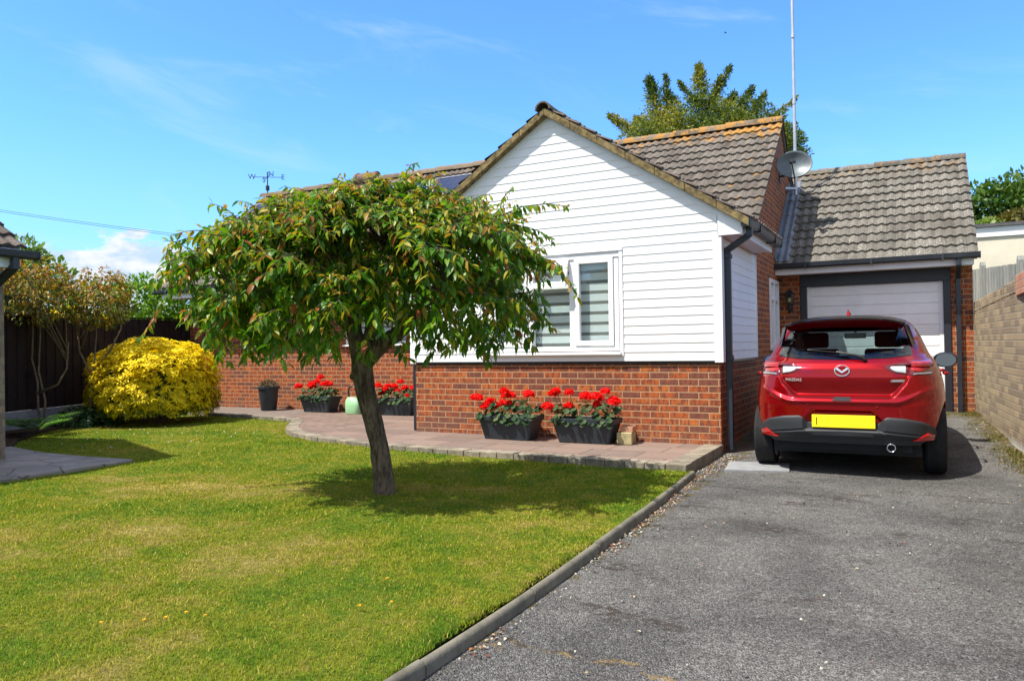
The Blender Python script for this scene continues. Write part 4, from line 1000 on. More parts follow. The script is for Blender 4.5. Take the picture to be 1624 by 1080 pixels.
# ================================================================== red hatchback
def mat_carpaint():
    m, g, b = newmat("red_metallic_paint", rough=.26, metal=.6, spec=.3)
    p = g.obj(); fl = g.n('ShaderNodeTexVoronoi', {'Scale': 900}); g.put(fl.inputs['Vector'], p)
    c = g.mix(g.xyz(fl.outputs['Color'])[0], (.25, .001, .003), (.36, .002, .007)); g.put(b.inputs['Base Color'], c)
    b.inputs['Coat Weight'].default_value = .9; b.inputs['Coat Roughness'].default_value = .03; b.inputs['Coat IOR'].default_value = 1.45; b.inputs['Specular Tint'].default_value = (1, .25, .25, 1)
    return m
PAINT = mat_carpaint()
CARBLACK = mat_plain("textured_black_bumper", (.022, .024, .028), .6, var=.1, bump=.1, bscale=300)
GLOSSBLACK = mat_plain("gloss_black", (.008, .008, .010), .08, var=.05)
CARINT = mat_plain("dark_car_trim", (.012, .013, .016), .8, var=.2)
SEAT = mat_plain("charcoal_seat_fabric", (.03, .032, .038), .9, var=.2)
RUBBER = mat_plain("tyre_rubber", (.016, .016, .017), .8, spec=.25, var=.25, vscale=20, bump=.2, bscale=80)
CHROME, _, _ = newmat("chrome", (.78, .79, .80), .12, 1.0)
ALLOY = mat_plain("alloy_rim", (.45, .46, .47), .3, .9, var=.05)
REDLENS, _g, _b = newmat("red_lens", (.40, .006, .006), .06); _b.inputs['Coat Weight'].default_value = 1; _b.inputs['Transmission Weight'].default_value = 0
DARKLENS, _g, _b = newmat("smoked_red_lens", (.10, .006, .010), .06); _b.inputs['Coat Weight'].default_value = 1
CLEARLENS, _g, _b = newmat("clear_lens", (.62, .68, .70), .12, .3); _b.inputs['Coat Weight'].default_value = 1
GREYLENS, _g, _b = newmat("grey_lens", (.26, .27, .28), .15, .2)
LETTER = mat_plain("satin_silver_letters", (.72, .72, .74), .35, .3, var=.02)
PLATE, _g, _b = newmat("yellow_plate", (.95, .73, .005), .5)
CARGLASS = mat_pane("tinted_car_glass", (.66, .75, .75), .03)
DARKGLASS = mat_pane("dark_side_glass", (.22, .26, .28), .04)
MIRROR, _g, _b = newmat("mirror_glass", (.13, .16, .19), .05, 1.0)

CAR = thing('car', 'red five-door hatchback parked facing the white garage door', 'car', (-.56, 7.30, 0.0), rz=R(.5))
zw = [.18,.24,.30,.38,.50,.65,.80,.90,.97,1.02,1.06,1.10,1.16,1.25,1.33,1.39,1.43,1.46,1.48,1.492]
ww = [.74,.78,.81,.835,.846,.848,.838,.818,.798,.765,.735,.712,.688,.652,.610,.565,.510,.42,.30,.08]
yrz= [.13,.10,.06,.03,.005,.0,.018,.035,.06,.10,.145,.19,.255,.345,.425,.49,.62,.80,1.0,1.25]
yfz= [3.85,3.95,4.0,4.04,4.06,4.04,3.93,3.72,3.45,3.10,2.92,2.80,2.66,2.46,2.26,2.1,1.95,1.80,1.65,1.45]
nz = [5,5,5,5,5,5,5,5,4.8,4.5,4.2,4,4,4,4,3.8,3.5,3,2.6,2.2]
fW = lambda z: np.interp(z, zw, ww); fY = lambda z: np.interp(z, zw, yrz); fF = lambda z: np.interp(z, zw, yfz); fN = lambda z: np.interp(z, zw, nz)
def sst(t): t = np.clip(t, 0, 1); return t*t*(3-2*t)
def Dd(x, z):
    a = np.abs(x)
    zl = .708 + .125*sst((a-.38)/.15) + .2*sst((a-.50)/.10)
    d = (.080-.055*sst((z-.73)/.19))*sst((z-zl)/.04)*(1-sst((z-.90)/.14))
    # plate recess
    xw = .265 + .07*sst((.60-z)/.10)
    d = d + .030*sst((xw-a)/.03)*sst((z-.40)/.03)*sst((.607-z)/.02)
    # crease running out from under the tailgate over the haunches
    d = d - .020*np.exp(-((z-.685-.10*sst((a-.42)/.3))/.022)**2)*sst((.83-a)/.2)
    return d
def S(x, z):
    w_ = fW(z); n = fN(z); yr, yf = fY(z), fF(z); hl = (yf-yr)/2*0+ min(1.9, 1.9)
    hl = np.where(z > 1.0, np.minimum(1.1, (yf-yr)/2), 1.9)
    t = np.clip(np.abs(x)/w_, 0, .9995)
    return yr + hl*(1-(1-t**n)**(1/n)) + Dd(x, z)*(1-t**8)
zs = np.unique(np.concatenate([np.linspace(.18, .62, 40), np.linspace(.62, .92, 76), np.linspace(.92, 1.40, 62), np.linspace(1.40, 1.492, 20)]))
NR = 440
V = []; 
for z in zs:
    w_ = float(fW(z)); yr, yf = float(fY(z)), float(fF(z)); n = float(fN(z))
    # rear half from right to left across the back, then the front half
    xr = np.sin(np.linspace(math.pi/2, -math.pi/2, NR//2)); xr = np.sign(xr)*np.abs(xr)**.8
    xx = xr*w_*.9995; yy = S(xx, np.full_like(xx, z))
    hl = float(np.where(z > 1.0, min(1.1, (yf-yr)/2), 1.9))
    xf = np.sin(np.linspace(-math.pi/2, math.pi/2, NR//2)); t = np.abs(xf); nf = 3.2 if z < 1.0 else 3.5
    yfh = max(yf-(yr+hl), .02); fy = yf - yfh*(1-(1-np.clip(t, 0, .9995)**nf)**(1/nf))
    V.append(np.concatenate([np.stack([xx, yy, np.full_like(xx, z)], 1), np.stack([xf*w_*.9995, fy, np.full_like(xf, z)], 1)]))
V = np.array(V); nzr, nrr = V.shape[:2]
# wheel arches: pull the skin to the arch circle and open it
WY = (.62, 3.19); WZ, AR = .305, .352
keepv = np.ones((nzr, nrr), bool)
for wy in WY:
    d = np.hypot(V[..., 1]-wy, V[..., 2]-WZ); side = np.abs(V[..., 0]) > .60
    keepv &= ~((d < AR) & side)
faces = {'body': [], 'rear': [], 'side': [], 'front': [], 'low': []}
for i in range(nzr-1):
    for k in range(nrr):
        k2 = (k+1) % nrr; q = (i*nrr+k, i*nrr+k2, (i+1)*nrr+k2, (i+1)*nrr+k)
        if not (keepv[i, k] and keepv[i, k2] and keepv[i+1, k] and keepv[i+1, k2]): continue
        c = (V[i, k]+V[i, k2]+V[i+1, k]+V[i+1, k2])/4
        kind = 'body'; a = abs(c[0]); rear = k < NR//2 and k2 < NR//2+1
        if rear and 1.095 < c[2] < 1.325 and a < .525-(c[2]-1.095)*.40 and c[1] < .75: kind = 'rear'
        elif 1.045 < c[2] < 1.40 and a > .40 and (.66+(c[2]-1.045)*.55) < c[1] < (2.62-(c[2]-1.0)*1.55): kind = 'side'
        elif k >= NR//2 and 1.03 < c[2] < 1.42 and a < float(fW(c[2]))*.86 and c[1] > 1.9: kind = 'front'
        if kind == 'body' and rear and c[2] < .40 and a < .752: kind = 'low'
        if kind == 'low' and c[2] < .30+.10*float(sst((a-.58)/.17)): continue
        faces[kind].append(q)
faces['body'].append(tuple((nzr-1)*nrr+k for k in range(nrr)))
def sub(key):
    mb = MB(); fs = faces[key]; used = sorted({i for f in fs for i in f}); mp = {v: j for j, v in enumerate(used)}
    fv = V.reshape(-1, 3); mb.v = [tuple(fv[i]) for i in used]; mb.f = [tuple(mp[i] for i in f) for f in fs]; mb.mi = [0]*len(fs); return mb
body = sub('body').build('body', [PAINT, CARINT], CAR, world=False, auto=48)
md = body.modifiers.new('skin', 'SOLIDIFY'); md.thickness = .012; md.offset = -1; md.material_offset = 1; md.material_offset_rim = 0
sub('low').build('valance', CARBLACK, CAR, world=False, smooth=True)
side_g = sub('side').build('side_window', DARKGLASS, CAR, world=False, smooth=True)
sub('front').build('windscreen', CARGLASS, CAR, world=False, smooth=True)

def px(x): return (x-548)/742*1.03
def pz(y): return .32+(868-y)/690
def S1(x, z): return float(S(np.array([x]), np.array([z]))[0])
def nor(x, z):
    e = .004; sx0 = (S1(x+e, z)-S1(x-e, z))/(2*e); sz0 = (S1(x, z+e)-S1(x, z-e))/(2*e)
    return Vector((sx0, -1, sz0)).normalized()
def onrear(x, z, off): n = nor(x, z); return Vector((x, S1(x, z), z))+n*off
def patch(mb, poly, off=.004, th=.006, rows=8, cols=10):
    zs_ = [p[1] for p in poly]; z0, z1 = min(zs_), max(zs_); F_, B_ = [], []
    for r_ in range(rows+1):
        z = z0+(z1-z0)*(r_/rows); z = min(max(z, z0+1e-5), z1-1e-5); xs_ = []
        for (xa, za), (xb, zb) in zip(poly, poly[1:]+poly[:1]):
            if (za-z)*(zb-z) <= 0 and za != zb: xs_.append(xa+(xb-xa)*(z-za)/(zb-za))
        xa, xb = min(xs_), max(xs_)
        for c in range(cols+1):
            x = xa+(xb-xa)*c/cols; F_.append(onrear(x, z, off)); B_.append(onrear(x, z, off-th))
    n = len(F_); w1 = cols+1; fs = []
    for r_ in range(rows):
        for c in range(cols):
            q = r_*w1+c; fs += [(q, q+1, q+w1+1, q+w1), (n+q+w1, n+q+w1+1, n+q+1, n+q)]
    for c in range(cols): fs += [(c, n+c, n+c+1, c+1), (rows*w1+c+1, n+rows*w1+c+1, n+rows*w1+c, rows*w1+c)]
    for r_ in range(rows): fs += [((r_+1)*w1, n+(r_+1)*w1, n+r_*w1, r_*w1), (r_*w1+cols, n+r_*w1+cols, n+(r_+1)*w1+cols, (r_+1)*w1+cols)]
    return mb.add(F_+B_, fs)
def mir(poly): return [(-x, z) for x, z in reversed(poly)]

# rear window: pane with a black frit band round it
wo = [(-.555, 1.085), (-.36, 1.062), (0, 1.052), (.36, 1.062), (.555, 1.085), (.562, 1.12), (.475, 1.345), (-.475, 1.345), (-.562, 1.12)]
wi = [(-.505, 1.105), (-.34, 1.088), (0, 1.082), (.34, 1.088), (.505, 1.105), (.512, 1.13), (.435, 1.318), (-.435, 1.318), (-.512, 1.13)]
def densify(P, m=5): return [(P[i][0]+(P[(i+1) % len(P)][0]-P[i][0])*j/m, P[i][1]+(P[(i+1) % len(P)][1]-P[i][1])*j/m) for i in range(len(P)) for j in range(m)]
mb = MB(); a, b = densify(wo), densify(wi); n = len(a)
mb.add([onrear(x, z, .003) for x, z in a]+[onrear(x, z, .003) for x, z in b], [(i, (i+1) % n, n+(i+1) % n, n+i) for i in range(n)])
mb.build('window_frit', GLOSSBLACK, CAR, world=False, smooth=True)
mb = MB(); patch(mb, wo, .006, .003, 24, 28); mb.build('rear_window', CARGLASS, CAR, world=False, auto=40)
# spoiler: top of the blade painted black for its dark sky reflection, red underneath
def sp_row(y, z, hw, dip, n=24): return [(hw*(2*i/n-1), y+.10*abs(2*i/n-1)**3, z-dip*abs(2*i/n-1)**3) for i in range(n+1)]
mb = MB(); rows = [sp_row(.92, 1.476, .45, .035), sp_row(.55, 1.468, .50, .050), sp_row(.30, 1.452, .515, .058), sp_row(.215, 1.440, .515, .060), sp_row(.213, 1.424, .512, .060)]
vs = [p for r_ in rows for p in r_]; m_ = len(rows[0]); mb.add(vs, [(i*m_+k, i*m_+k+1, (i+1)*m_+k+1, (i+1)*m_+k) for i in range(len(rows)-1) for k in range(m_-1)])
mb.build('spoiler', GLOSSBLACK, CAR, world=False, auto=40)
mb = MB(); rows = [sp_row(.216, 1.423, .508, .060), sp_row(.30, 1.385, .49, .05), sp_row(.39, 1.352, .47, .03)]; vs = [p for r_ in rows for p in r_]
mb.add(vs, [(i*m_+k, i*m_+k+1, (i+1)*m_+k+1, (i+1)*m_+k) for i in range(2) for k in range(m_-1)]); mb.build('spoiler_lip', PAINT, CAR, world=False, smooth=True)
for s_ in (-1, 1):
    mb = MB(); mb.hexa([(s_*.50, .315, 1.375), (s_*.545, .40, 1.36), (s_*.60, .52, 1.16), (s_*.572, .42, 1.15)], [(s_*.49, .36, 1.385), (s_*.535, .45, 1.375), (s_*.585, .56, 1.17), (s_*.555, .46, 1.15)])
    mb.build('pillar_trim', GLOSSBLACK, CAR, world=False, bevel=.006)

# lamps
for s_ in (1, -1):
    f = (lambda P: P) if s_ == 1 else mir
    mb = MB(); patch(mb, f([(.533, .905), (.715, .915), (.722, 1.00), (.700, 1.050), (.538, 1.035)]), .006, .012, 10, 14); tl = mb.build('tail_light', DARKLENS, CAR, world=False, auto=40)
    mb = MB(); patch(mb, f([(.552, .955), (.60, .943), (.68, .946), (.708, .962), (.700, 1.038), (.552, 1.028)]), .010, .006, 8, 10); mb.build('lens', REDLENS, tl, world=False, auto=40)
    mb = MB(); patch(mb, f([(.56, .916), (.705, .921), (.710, .938), (.565, .932)]), .010, .005, 4, 10); mb.build('lens', GREYLENS, tl, world=False, auto=40)
    mb = MB(); patch(mb, f([(.525, .918), (.525, 1.028), (.40, 1.012), (.335, .998), (.350, .975), (.42, .940)]), .006, .012, 10, 10); tl2 = mb.build('reversing_light', DARKLENS, CAR, world=False, auto=40)
    mb = MB(); patch(mb, f([(.505, .935), (.505, 1.0), (.375, .987), (.405, .962), (.44, .945)]), .011, .006, 6, 8); mb.build('lens', CLEARLENS, tl2, world=False, auto=40)
    mb = MB(); patch(mb, f([(.545, .362), (.69, .362), (.70, .412), (.66, .418), (.60, .385)]), .034, .03, 4, 8); mb.build('reflector', REDLENS, CAR, world=False, auto=40)
# lower black bumper in two facets
zt = [(-.770, .33), (-.755, .385), (-.72, .46), (-.63, .515), (-.50, .545), (-.345, .555), (-.325, .525), (-.29, .495), (.29, .495), (.325, .525), (.345, .555), (.50, .545), (.63, .515), (.72, .46), (.755, .385), (.770, .33)]
def band(mb, top, bot, off0, off1, n=64, rows=6):
    xs_ = np.linspace(-.77, .77, n+1); F_ = []
    tx, tz = zip(*top); bx_, bz = zip(*bot)
    for r_ in range(rows+1):
        for x in xs_:
            a, b = np.interp(x, tx, tz), np.interp(x, bx_, bz); z = a+(b-a)*r_/rows; o = (off0+(off1-off0)*r_/rows)*(1-.85*(abs(x)/.77)**6)
            p = onrear(float(x), float(max(z, .2)), o); F_.append(p)
    w1 = n+1; return mb.add(F_, [(r_*w1+c, r_*w1+c+1, (r_+1)*w1+c+1, (r_+1)*w1+c) for r_ in range(rows) for c in range(n)])
mb = MB(); mid = [(-.77, .32), (-.70, .37), (-.55, .40), (-.35, .425), (0, .430), (.35, .425), (.55, .40), (.70, .37), (.77, .32)]
band(mb, zt, mid, .006, .026); low = [(-.77, .328), (-.72, .345), (-.64, .325), (-.5, .305), (0, .295), (.5, .305), (.64, .325), (.72, .345), (.77, .328)]
band(mb, mid, low, .026, -.03); bmp = mb.build('bumper', CARBLACK, CAR, world=False, auto=25)
md = bmp.modifiers.new('skin', 'SOLIDIFY'); md.thickness = .008
# number plate: blanked yellow with one black mark, as in the photograph
mb = MB(); py_ = S1(0, .50)-.030
mb.obox((0.005, py_+.004, .507), (.26, 0, 0), (0, .005, 0), (0, 0, .0575)); npl = mb.build('number_plate', PLATE, CAR, world=False, bevel=.004)
mb = MB(); mb.box(-.218, -.211, py_-.0025, py_-.0005, .475, .540); mb.build('plate_mark', GLOSSBLACK, npl, world=False)
# badge, lettering, tag, wiper, handle recess, sensors
ec = onrear(0, .957, .008); en = nor(0, .957); ex_ = Vector((1,0,0)); ez_ = en.cross(ex_)*-1
if ez_.z < 0: ez_ = -ez_
mb = MB()
ringp = [ec+ex_*(math.cos(t)*.060)+ez_*(math.sin(t)*.047) for t in np.linspace(0, 2*math.pi, 33)]
mb.tube(ringp, .0065, 8)
def wing(P): mb.prism([ec+ex_*x+ez_*z-en*.002 for x, z in P], en*.007)
wing([(-.056, .016), (-.040, .030), (0, -.006), (0, -.022)]); wing([(0, -.022), (0, -.006), (.040, .030), (.056, .016)])
mb.build('badge', CHROME, CAR, world=False, auto=40)
def car_text(nm, s, size, x, z, ox):
    n = nor(x, z); ax = Vector((-1, 0, 0)).cross(n).cross(n)
    ax = (Vector((1,0,0))-n*n.x).normalized(); az = n.cross(ax); 
    az = az if az.z > 0 else -az
    M = Matrix((ax, az, n)).transposed().to_4x4(); M.translation = onrear(x, z, ox)
    cu = text_mesh(nm, s, size, .0015, LETTER, None, M); cu.parent = CAR; return cu
car_text('lettering', 'MAZDA2', .036, px(251), pz(485), .004)
mb = MB(); patch(mb, [(.385, .858), (.492, .858), (.500, .880), (.393, .880)], .006, .005, 3, 8); tg = mb.build('trim_tag', CHROME, CAR, world=False)
mb = MB(); patch(mb, [(.402, .863), (.478, .863), (.482, .875), (.407, .875)], .0075, .003, 2, 6); mb.build('tag_inlay', mat_plain("grey_inlay", (.32, .33, .36), .4), tg, world=False)
mb = MB(); pv = onrear(.185, 1.045, .03); tp = onrear(-.30, 1.125, .03); md_ = onrear(-.05, 1.10, .035)
mb.tube([onrear(.185, 1.045, 0), pv, onrear(.12, 1.065, .036), md_], [.016, .016, .012, .008], 8); mb.tube([onrear(.06, 1.09, .02), md_-Vector((0, .0, .006)), tp], [.005, .008, .004], 6)
mb.lathe([(.02, 0), (.02, .028), (.012, .034)], c=onrear(.185, 1.045, 0), ax=(1,0,0), ay=nor(.185, 1.045).cross(Vector((1,0,0))), az=nor(.185, 1.045), n=14)
mb.build('wiper', GLOSSBLACK, CAR, world=False, auto=40)
mb = MB(); patch(mb, [(-.075, .690), (.075, .690), (.065, .722), (-.065, .722)], .004, .02, 3, 8); mb.build('tailgate_grip', CARINT, CAR, world=False)
mb = MB()
zsm = lambda a: .712 + .125*float(sst((a-.38)/.15)) + .0*a
gp = [(x, zsm(abs(x))+.008) for x in np.linspace(-.522, .522, 61)]; gp = [(-.532, .905)]+gp+[(.532, .905)]
mb.tube([onrear(x, z, .001) for x, z in gp], .003, 5); mb.build('tailgate_gap', CARINT, CAR, world=False)
for x, z in ((px(92), pz(674)), (px(342), pz(640)), (px(750), pz(648)), (px(1045)*.98, pz(685))):
    mb = MB(); n = nor(x, z); a_ = n.cross(Vector((0,0,1))).normalized(); mb.lathe([(.011, 0), (.011, .003), (.008, .005)], c=onrear(x, z, .0), ax=a_, ay=n.cross(a_), az=n, n=12); mb.build('parking_sensor', PAINT, CAR, world=False, auto=40)
mb = MB(); mb.lathe([(.030, .16), (.030, 0), (.036, -.004), (.037, .02), (.037, .16)], c=(.385, .035, .285), ax=(1,0,0), ay=(0,0,1), az=(0,1,0), n=24, cap=False); mb.build('exhaust', CHROME, CAR, world=False, smooth=True)
mb = MB(); mb.lathe([(.001, 0), (.030, 0)], c=(.385, .12, .285), ax=(1,0,0), ay=(0,0,1), az=(0,1,0), n=20, cap=False); mb.build('exhaust_bore', CARINT, CAR, world=False)
# fin aerial
mb = MB(); fz0 = 1.478
pr = [(.0, .0), (.035, .022), (.075, .05), (.10, .068), (.112, .066), (.125, .03), (.15, .0)]
mb.add([(.0+s_*(.022 if z < .03 else (.010 if z < .06 else .003)), 1.22-y, fz0+z) for s_ in (-1, 1) for y, z in pr], [tuple(range(7)), tuple(reversed(range(7, 14)))]+[(i, (i+1) % 7, 7+(i+1) % 7, 7+i) for i in range(7)])
mb.build('aerial_fin', PAINT, CAR, world=False)
# mirrors, door handles, sill/floor, wheels, cabin
for s_ in (-1, 1):
    mb = MB(); c = Vector((s_*.905, 2.30, 1.0)); mb.ball(c, .115, 18, 12, sq=(1.08, .58, .74)); mb.bar((s_*.76, 2.36, .985), (s_*.86, 2.32, .97), .09, .035)
    mr = mb.build('door_mirror', GLOSSBLACK, CAR, world=False, smooth=True)
    mb = MB(); P_ = [(c.x+s_*(.100*math.cos(t)), c.y-.067+.012*math.sin(t), c.z+.072*math.sin(t)) for t in np.linspace(0, 2*math.pi, 21)[:-1]]
    mb.prism(P_, (0, -.006, 0)); mb.build('mirror_glass', MIRROR, mr, world=False)
    for yy in (.95, 1.75):
        mb = MB(); x_ = s_*.834; mb.tube([(x_, yy, .90), (x_+s_*.035, yy+.03, .902), (x_+s_*.035, yy+.17, .902), (x_, yy+.2, .90)], .013, 8); mb.build('door_handle', PAINT, CAR, world=False, smooth=True)
    for wy in WY:
        w0 = s_*.735
        mb = MB(); tp_ = [(.215, -.088), (.255, -.092), (.288, -.086), (.302, -.066), (.306, -.03), (.306, .03), (.302, .066), (.288, .086), (.255, .092), (.215, .088)]
        mb.lathe(tp_+[tp_[0]], c=(w0, wy, WZ), ax=(0,1,0), ay=(0,0,1), az=(1,0,0), n=48, cap=False)
        for gx in (-.035, 0, .035): mb.lathe([(.3065, gx-.004), (.3085, gx-.022), (.3085, gx-.030), (.3065, gx-.031)], c=(w0, wy, WZ), ax=(0,1,0), ay=(0,0,1), az=(1,0,0), n=48, cap=False)
        wh = mb.build('wheel', RUBBER, CAR, world=False, auto=40)
        mb = MB(); mb.lathe([(.05, s_*.045), (.07, s_*.055), (.19, s_*.05), (.213, s_*.075), (.216, s_*.06), (.214, -s_*.085), (.20, -s_*.08), (.06, -s_*.02)], c=(w0, wy, WZ), ax=(0,1,0), ay=(0,0,1), az=(1,0,0), n=40)
        for q in range(5):
            th = 2*math.pi*q/5+.3; d_ = Vector((0, math.cos(th), math.sin(th))); mb.bar(Vector((w0+s_*.06, wy, WZ))+d_*.04, Vector((w0+s_*.07, wy, WZ))+d_*.205, .045, .02, (1,0,0))
        mb.build('rim', ALLOY, wh, world=False, auto=40)
mb = MB(); mb.box(-.62, .62, .25, 3.8, .19, .30); mb.box(-.80, .80, 1.02, 2.8, .17, .24)
for wy in WY:
    for s_ in (-1, 1):
        n = 14; rr_ = .375; vs = []; 
        for k in range(n+1):
            th = math.pi*k/n-.12+.24*0; yq = wy+rr_*math.cos(th); tq = min(max((yq-.01)/1.9, .0), 1); xo = min(.825, .846*(1-(1-tq)**5)**.2-.02) if yq < 1.9 else (.825 if yq < 3.2 else .70); vs += [(s_*xo, wy+rr_*math.cos(th), WZ+rr_*math.sin(th)), (s_*.55, wy+rr_*math.cos(th), WZ+rr_*math.sin(th))]
        mb.add(vs, [(2*k, 2*k+2, 2*k+3, 2*k+1) for k in range(n)]); mb.add([(s_*.55, wy-.38, .2), (s_*.55, wy+.38, .2), (s_*.55, wy+.38, .70), (s_*.55, wy-.38, .70)], [(0,1,2,3)])
mb.box(-.55, .55, .17, .34, .23, .40)
mb.build('underbody', CARINT, CAR, world=False)
mb = MB(); mb.box(-.66, .66, .62, .78, .55, .98); mb.box(-.70, .70, .30, .62, .86, .94)
for x in (-.33, .33): mb.obox((x, .70, 1.06), (.12, 0, 0), (0, .04, 0), (0, .01, .07))
mb.build('rear_seat', SEAT, CAR, world=False, bevel=.03)
for x in (-.36, .36):
    mb = MB(); mb.obox((x, 1.62, .88), (.235, 0, 0), (0, .06, 0), (0, -.05, .26)); mb.obox((x, 1.53, 1.235), (.135, 0, 0), (0, .05, 0), (0, -.01, .085)); mb.obox((x, 1.85, .62), (.23, 0, 0), (0, .25, 0), (0, 0, .07)); mb.build('front_seat', SEAT, CAR, world=False, bevel=.03)
mb = MB(); mb.box(-.70, .70, 2.62, 2.85, .72, .98); mb.box(-.05, .05, 1.3, 2.7, .30, .60); mb.tube([(.36+.175*math.cos(t), 2.42+.06*math.sin(t), .93+.165*math.sin(t)) for t in np.linspace(0, 2*math.pi, 25)], .014, 8); mb.build('dashboard', CARINT, CAR, world=False)
mb = MB(); mb.obox((0, 2.30, 1.285), (.115, 0, 0), (0, .02, 0), (0, .006, .032)); mb.bar((0, 2.31, 1.30), (0, 2.36, 1.37), .03, .02); mb.build('interior_mirror', CARINT, CAR, world=False, bevel=.008)

# ================================================================== planting
def mat_leaf(name, stops, rough=.45, trans=.35, tcol=(1.3, 1.35, .6), spec=.4, attr='rnd'):
    m, g, b = newmat(name, rough=rough, spec=spec)
    c = g.ramp(g.attr(attr), stops); g.put(b.inputs['Base Color'], c)
    tr = g.n('ShaderNodeBsdfTranslucent'); g.put(tr.inputs[0], g.mix(1, c, tcol, 'MULTIPLY'))
    mx = g.n('ShaderNodeMixShader'); mx.inputs[0].default_value = trans; o = m.node_tree.nodes['Material Output']
    m.node_tree.links.new(b.outputs[0], mx.inputs[1]); m.node_tree.links.new(tr.outputs[0], mx.inputs[2]); m.node_tree.links.new(mx.outputs[0], o.inputs[0]); return m
def mat_bark(name, ca, cb, cc, sc=1.0):
    m, g, b = newmat(name, rough=.95, spec=.15); p = g.pos(); x, y, z = g.xyz(p)[:3]
    q = g.comb(g.m('MULTIPLY', x, 26*sc), g.m('MULTIPLY', y, 26*sc), g.m('MULTIPLY', z, 7*sc))
    n1 = g.noise(q, 1, 6, .7, .6); n2 = g.noise(p, 9, 5, .65)
    c = g.mix(g.rng(n1, .35, .65), ca, cb); c = g.mix(g.m('MULTIPLY', g.rng(n2, .5, .7), .55), c, cc)
    g.put(b.inputs['Base Color'], c); g.put(b.inputs['Normal'], g.bump(n1, 1.0, .03)); return m
BARK = mat_bark("cherry_bark", (.055, .040, .028), (.21, .155, .105), (.14, .14, .06))
TWIG = mat_bark("grey_twig", (.09, .06, .045), (.22, .17, .14), (.15, .13, .10), 2)
STEM_PALE = mat_bark("pale_stem", (.14, .10, .06), (.30, .23, .15), (.2, .17, .1), 2)

# weeping cherry on the lawn -------------------------------------------------
CH = thing('cherry_tree', 'small weeping cherry tree with leaning trunk on the front lawn', 'tree', (-3.81, 4.93, .03))
rr = random.Random(41)
tp = [(-3.81, 4.93, -.05), (-3.812, 4.928, .04), (-3.825, 4.925, .15), (-3.85, 4.915, .40), (-3.90, 4.885, .65), (-3.95, 4.86, .88), (-3.97, 4.85, 1.05), (-3.965, 4.85, 1.18)]
tr_ = [.104, .088, .078, .073, .076, .082, .090, .086]
def lumpy_tube(mb, path, rads, n=18, amp=.10, seed=0):
    "limb with knotty bark relief"
    P = [Vector(p) for p in path]; fine, fr = [], []
    for a, b, ra, rb in zip(P, P[1:], rads, rads[1:]):
        for k in range(6): t = k/6; fine.append(a.lerp(b, t)); fr.append(ra+(rb-ra)*t)
    fine.append(P[-1]); fr.append(rads[-1]); base = len(mb.v); mb.tube(fine, fr, n)
    for i in range(len(fine)):
        for k in range(n):
            v = Vector(mb.v[base+i*n+k]); d = (v-fine[i]); q = 1+amp*mnoise.noise((v.x*13+seed, v.y*13, v.z*5))+amp*.6*mnoise.noise((v.x*34, v.y*34+seed, v.z*16))
            mb.v[base+i*n+k] = tuple(fine[i]+d*q)
mb = MB(); lumpy_tube(mb, tp, tr_, 22, .16)
limbs = [
 ([(-3.965, 4.85, 1.10), (-4.02, 4.83, 1.32), (-4.05, 4.80, 1.55), (-4.10, 4.80, 1.85), (-4.15, 4.78, 2.15)], [.085, .066, .058, .045, .03]),
 ([(-3.95, 4.855, 1.10), (-3.84, 4.90, 1.24), (-3.72, 4.97, 1.33), (-3.58, 5.04, 1.47), (-3.42, 5.10, 1.68), (-3.25, 5.16, 1.95)], [.075, .068, .062, .052, .042, .03]),
 ([(-3.96, 4.86, 1.14), (-3.90, 4.90, 1.40), (-3.86, 4.92, 1.70), (-3.80, 4.95, 2.05)], [.062, .048, .042, .03]),
]
for p_, r_ in limbs: lumpy_tube(mb, p_, r_, 14, .12, 3)
# knots and pruning scars
for c, s_ in (((-3.885, 4.805, .90), .034), ((-4.02, 4.80, 1.0), .03), ((-3.80, 4.84, 1.27), .03)): mb.lathe([(.9*s_, -.02), (s_, .012), (s_*.75, .02), (s_*.5, .006), (.001, .0)], c=c, ax=(1,.1,0), ay=(0,0,1), az=(.15,-1,0), n=14, cap=False)
mb.build('trunk', BARK, CH, smooth=True)

TC = Vector((-3.93, 4.86, 0))
axl = Vector((.883, .469, 0)); axd = Vector((-.469, .883, 0))          # long and short axes of the crown
def dome(a, r):
    "top of the crown at polar position: a angle, r 0..1"
    ux, uy = math.cos(a), math.sin(a)
    rx = 1.50 if ux > 0 else 1.42; ry = 1.2
    z = 2.52 - .62*r**2.3 - (.10 if ux < 0 else -.06)*r*abs(ux) + .24*mnoise.noise((ux*r*2.6, uy*r*2.6, 5))
    return TC + Vector((0, 0, -.03)) + axl*(ux*rx*r) + axd*(uy*ry*r) + Vector((0, 0, z))
tw = MB(); LP, LD, LN, LL, LA, LB = [], [], [], [], [], []
hubs = [Vector((-4.15, 4.78, 2.15)), Vector((-3.25, 5.16, 1.95)), Vector((-3.80, 4.95, 2.05)), Vector((-4.06, 4.80, 1.6)), Vector((-3.5, 5.07, 1.58))]
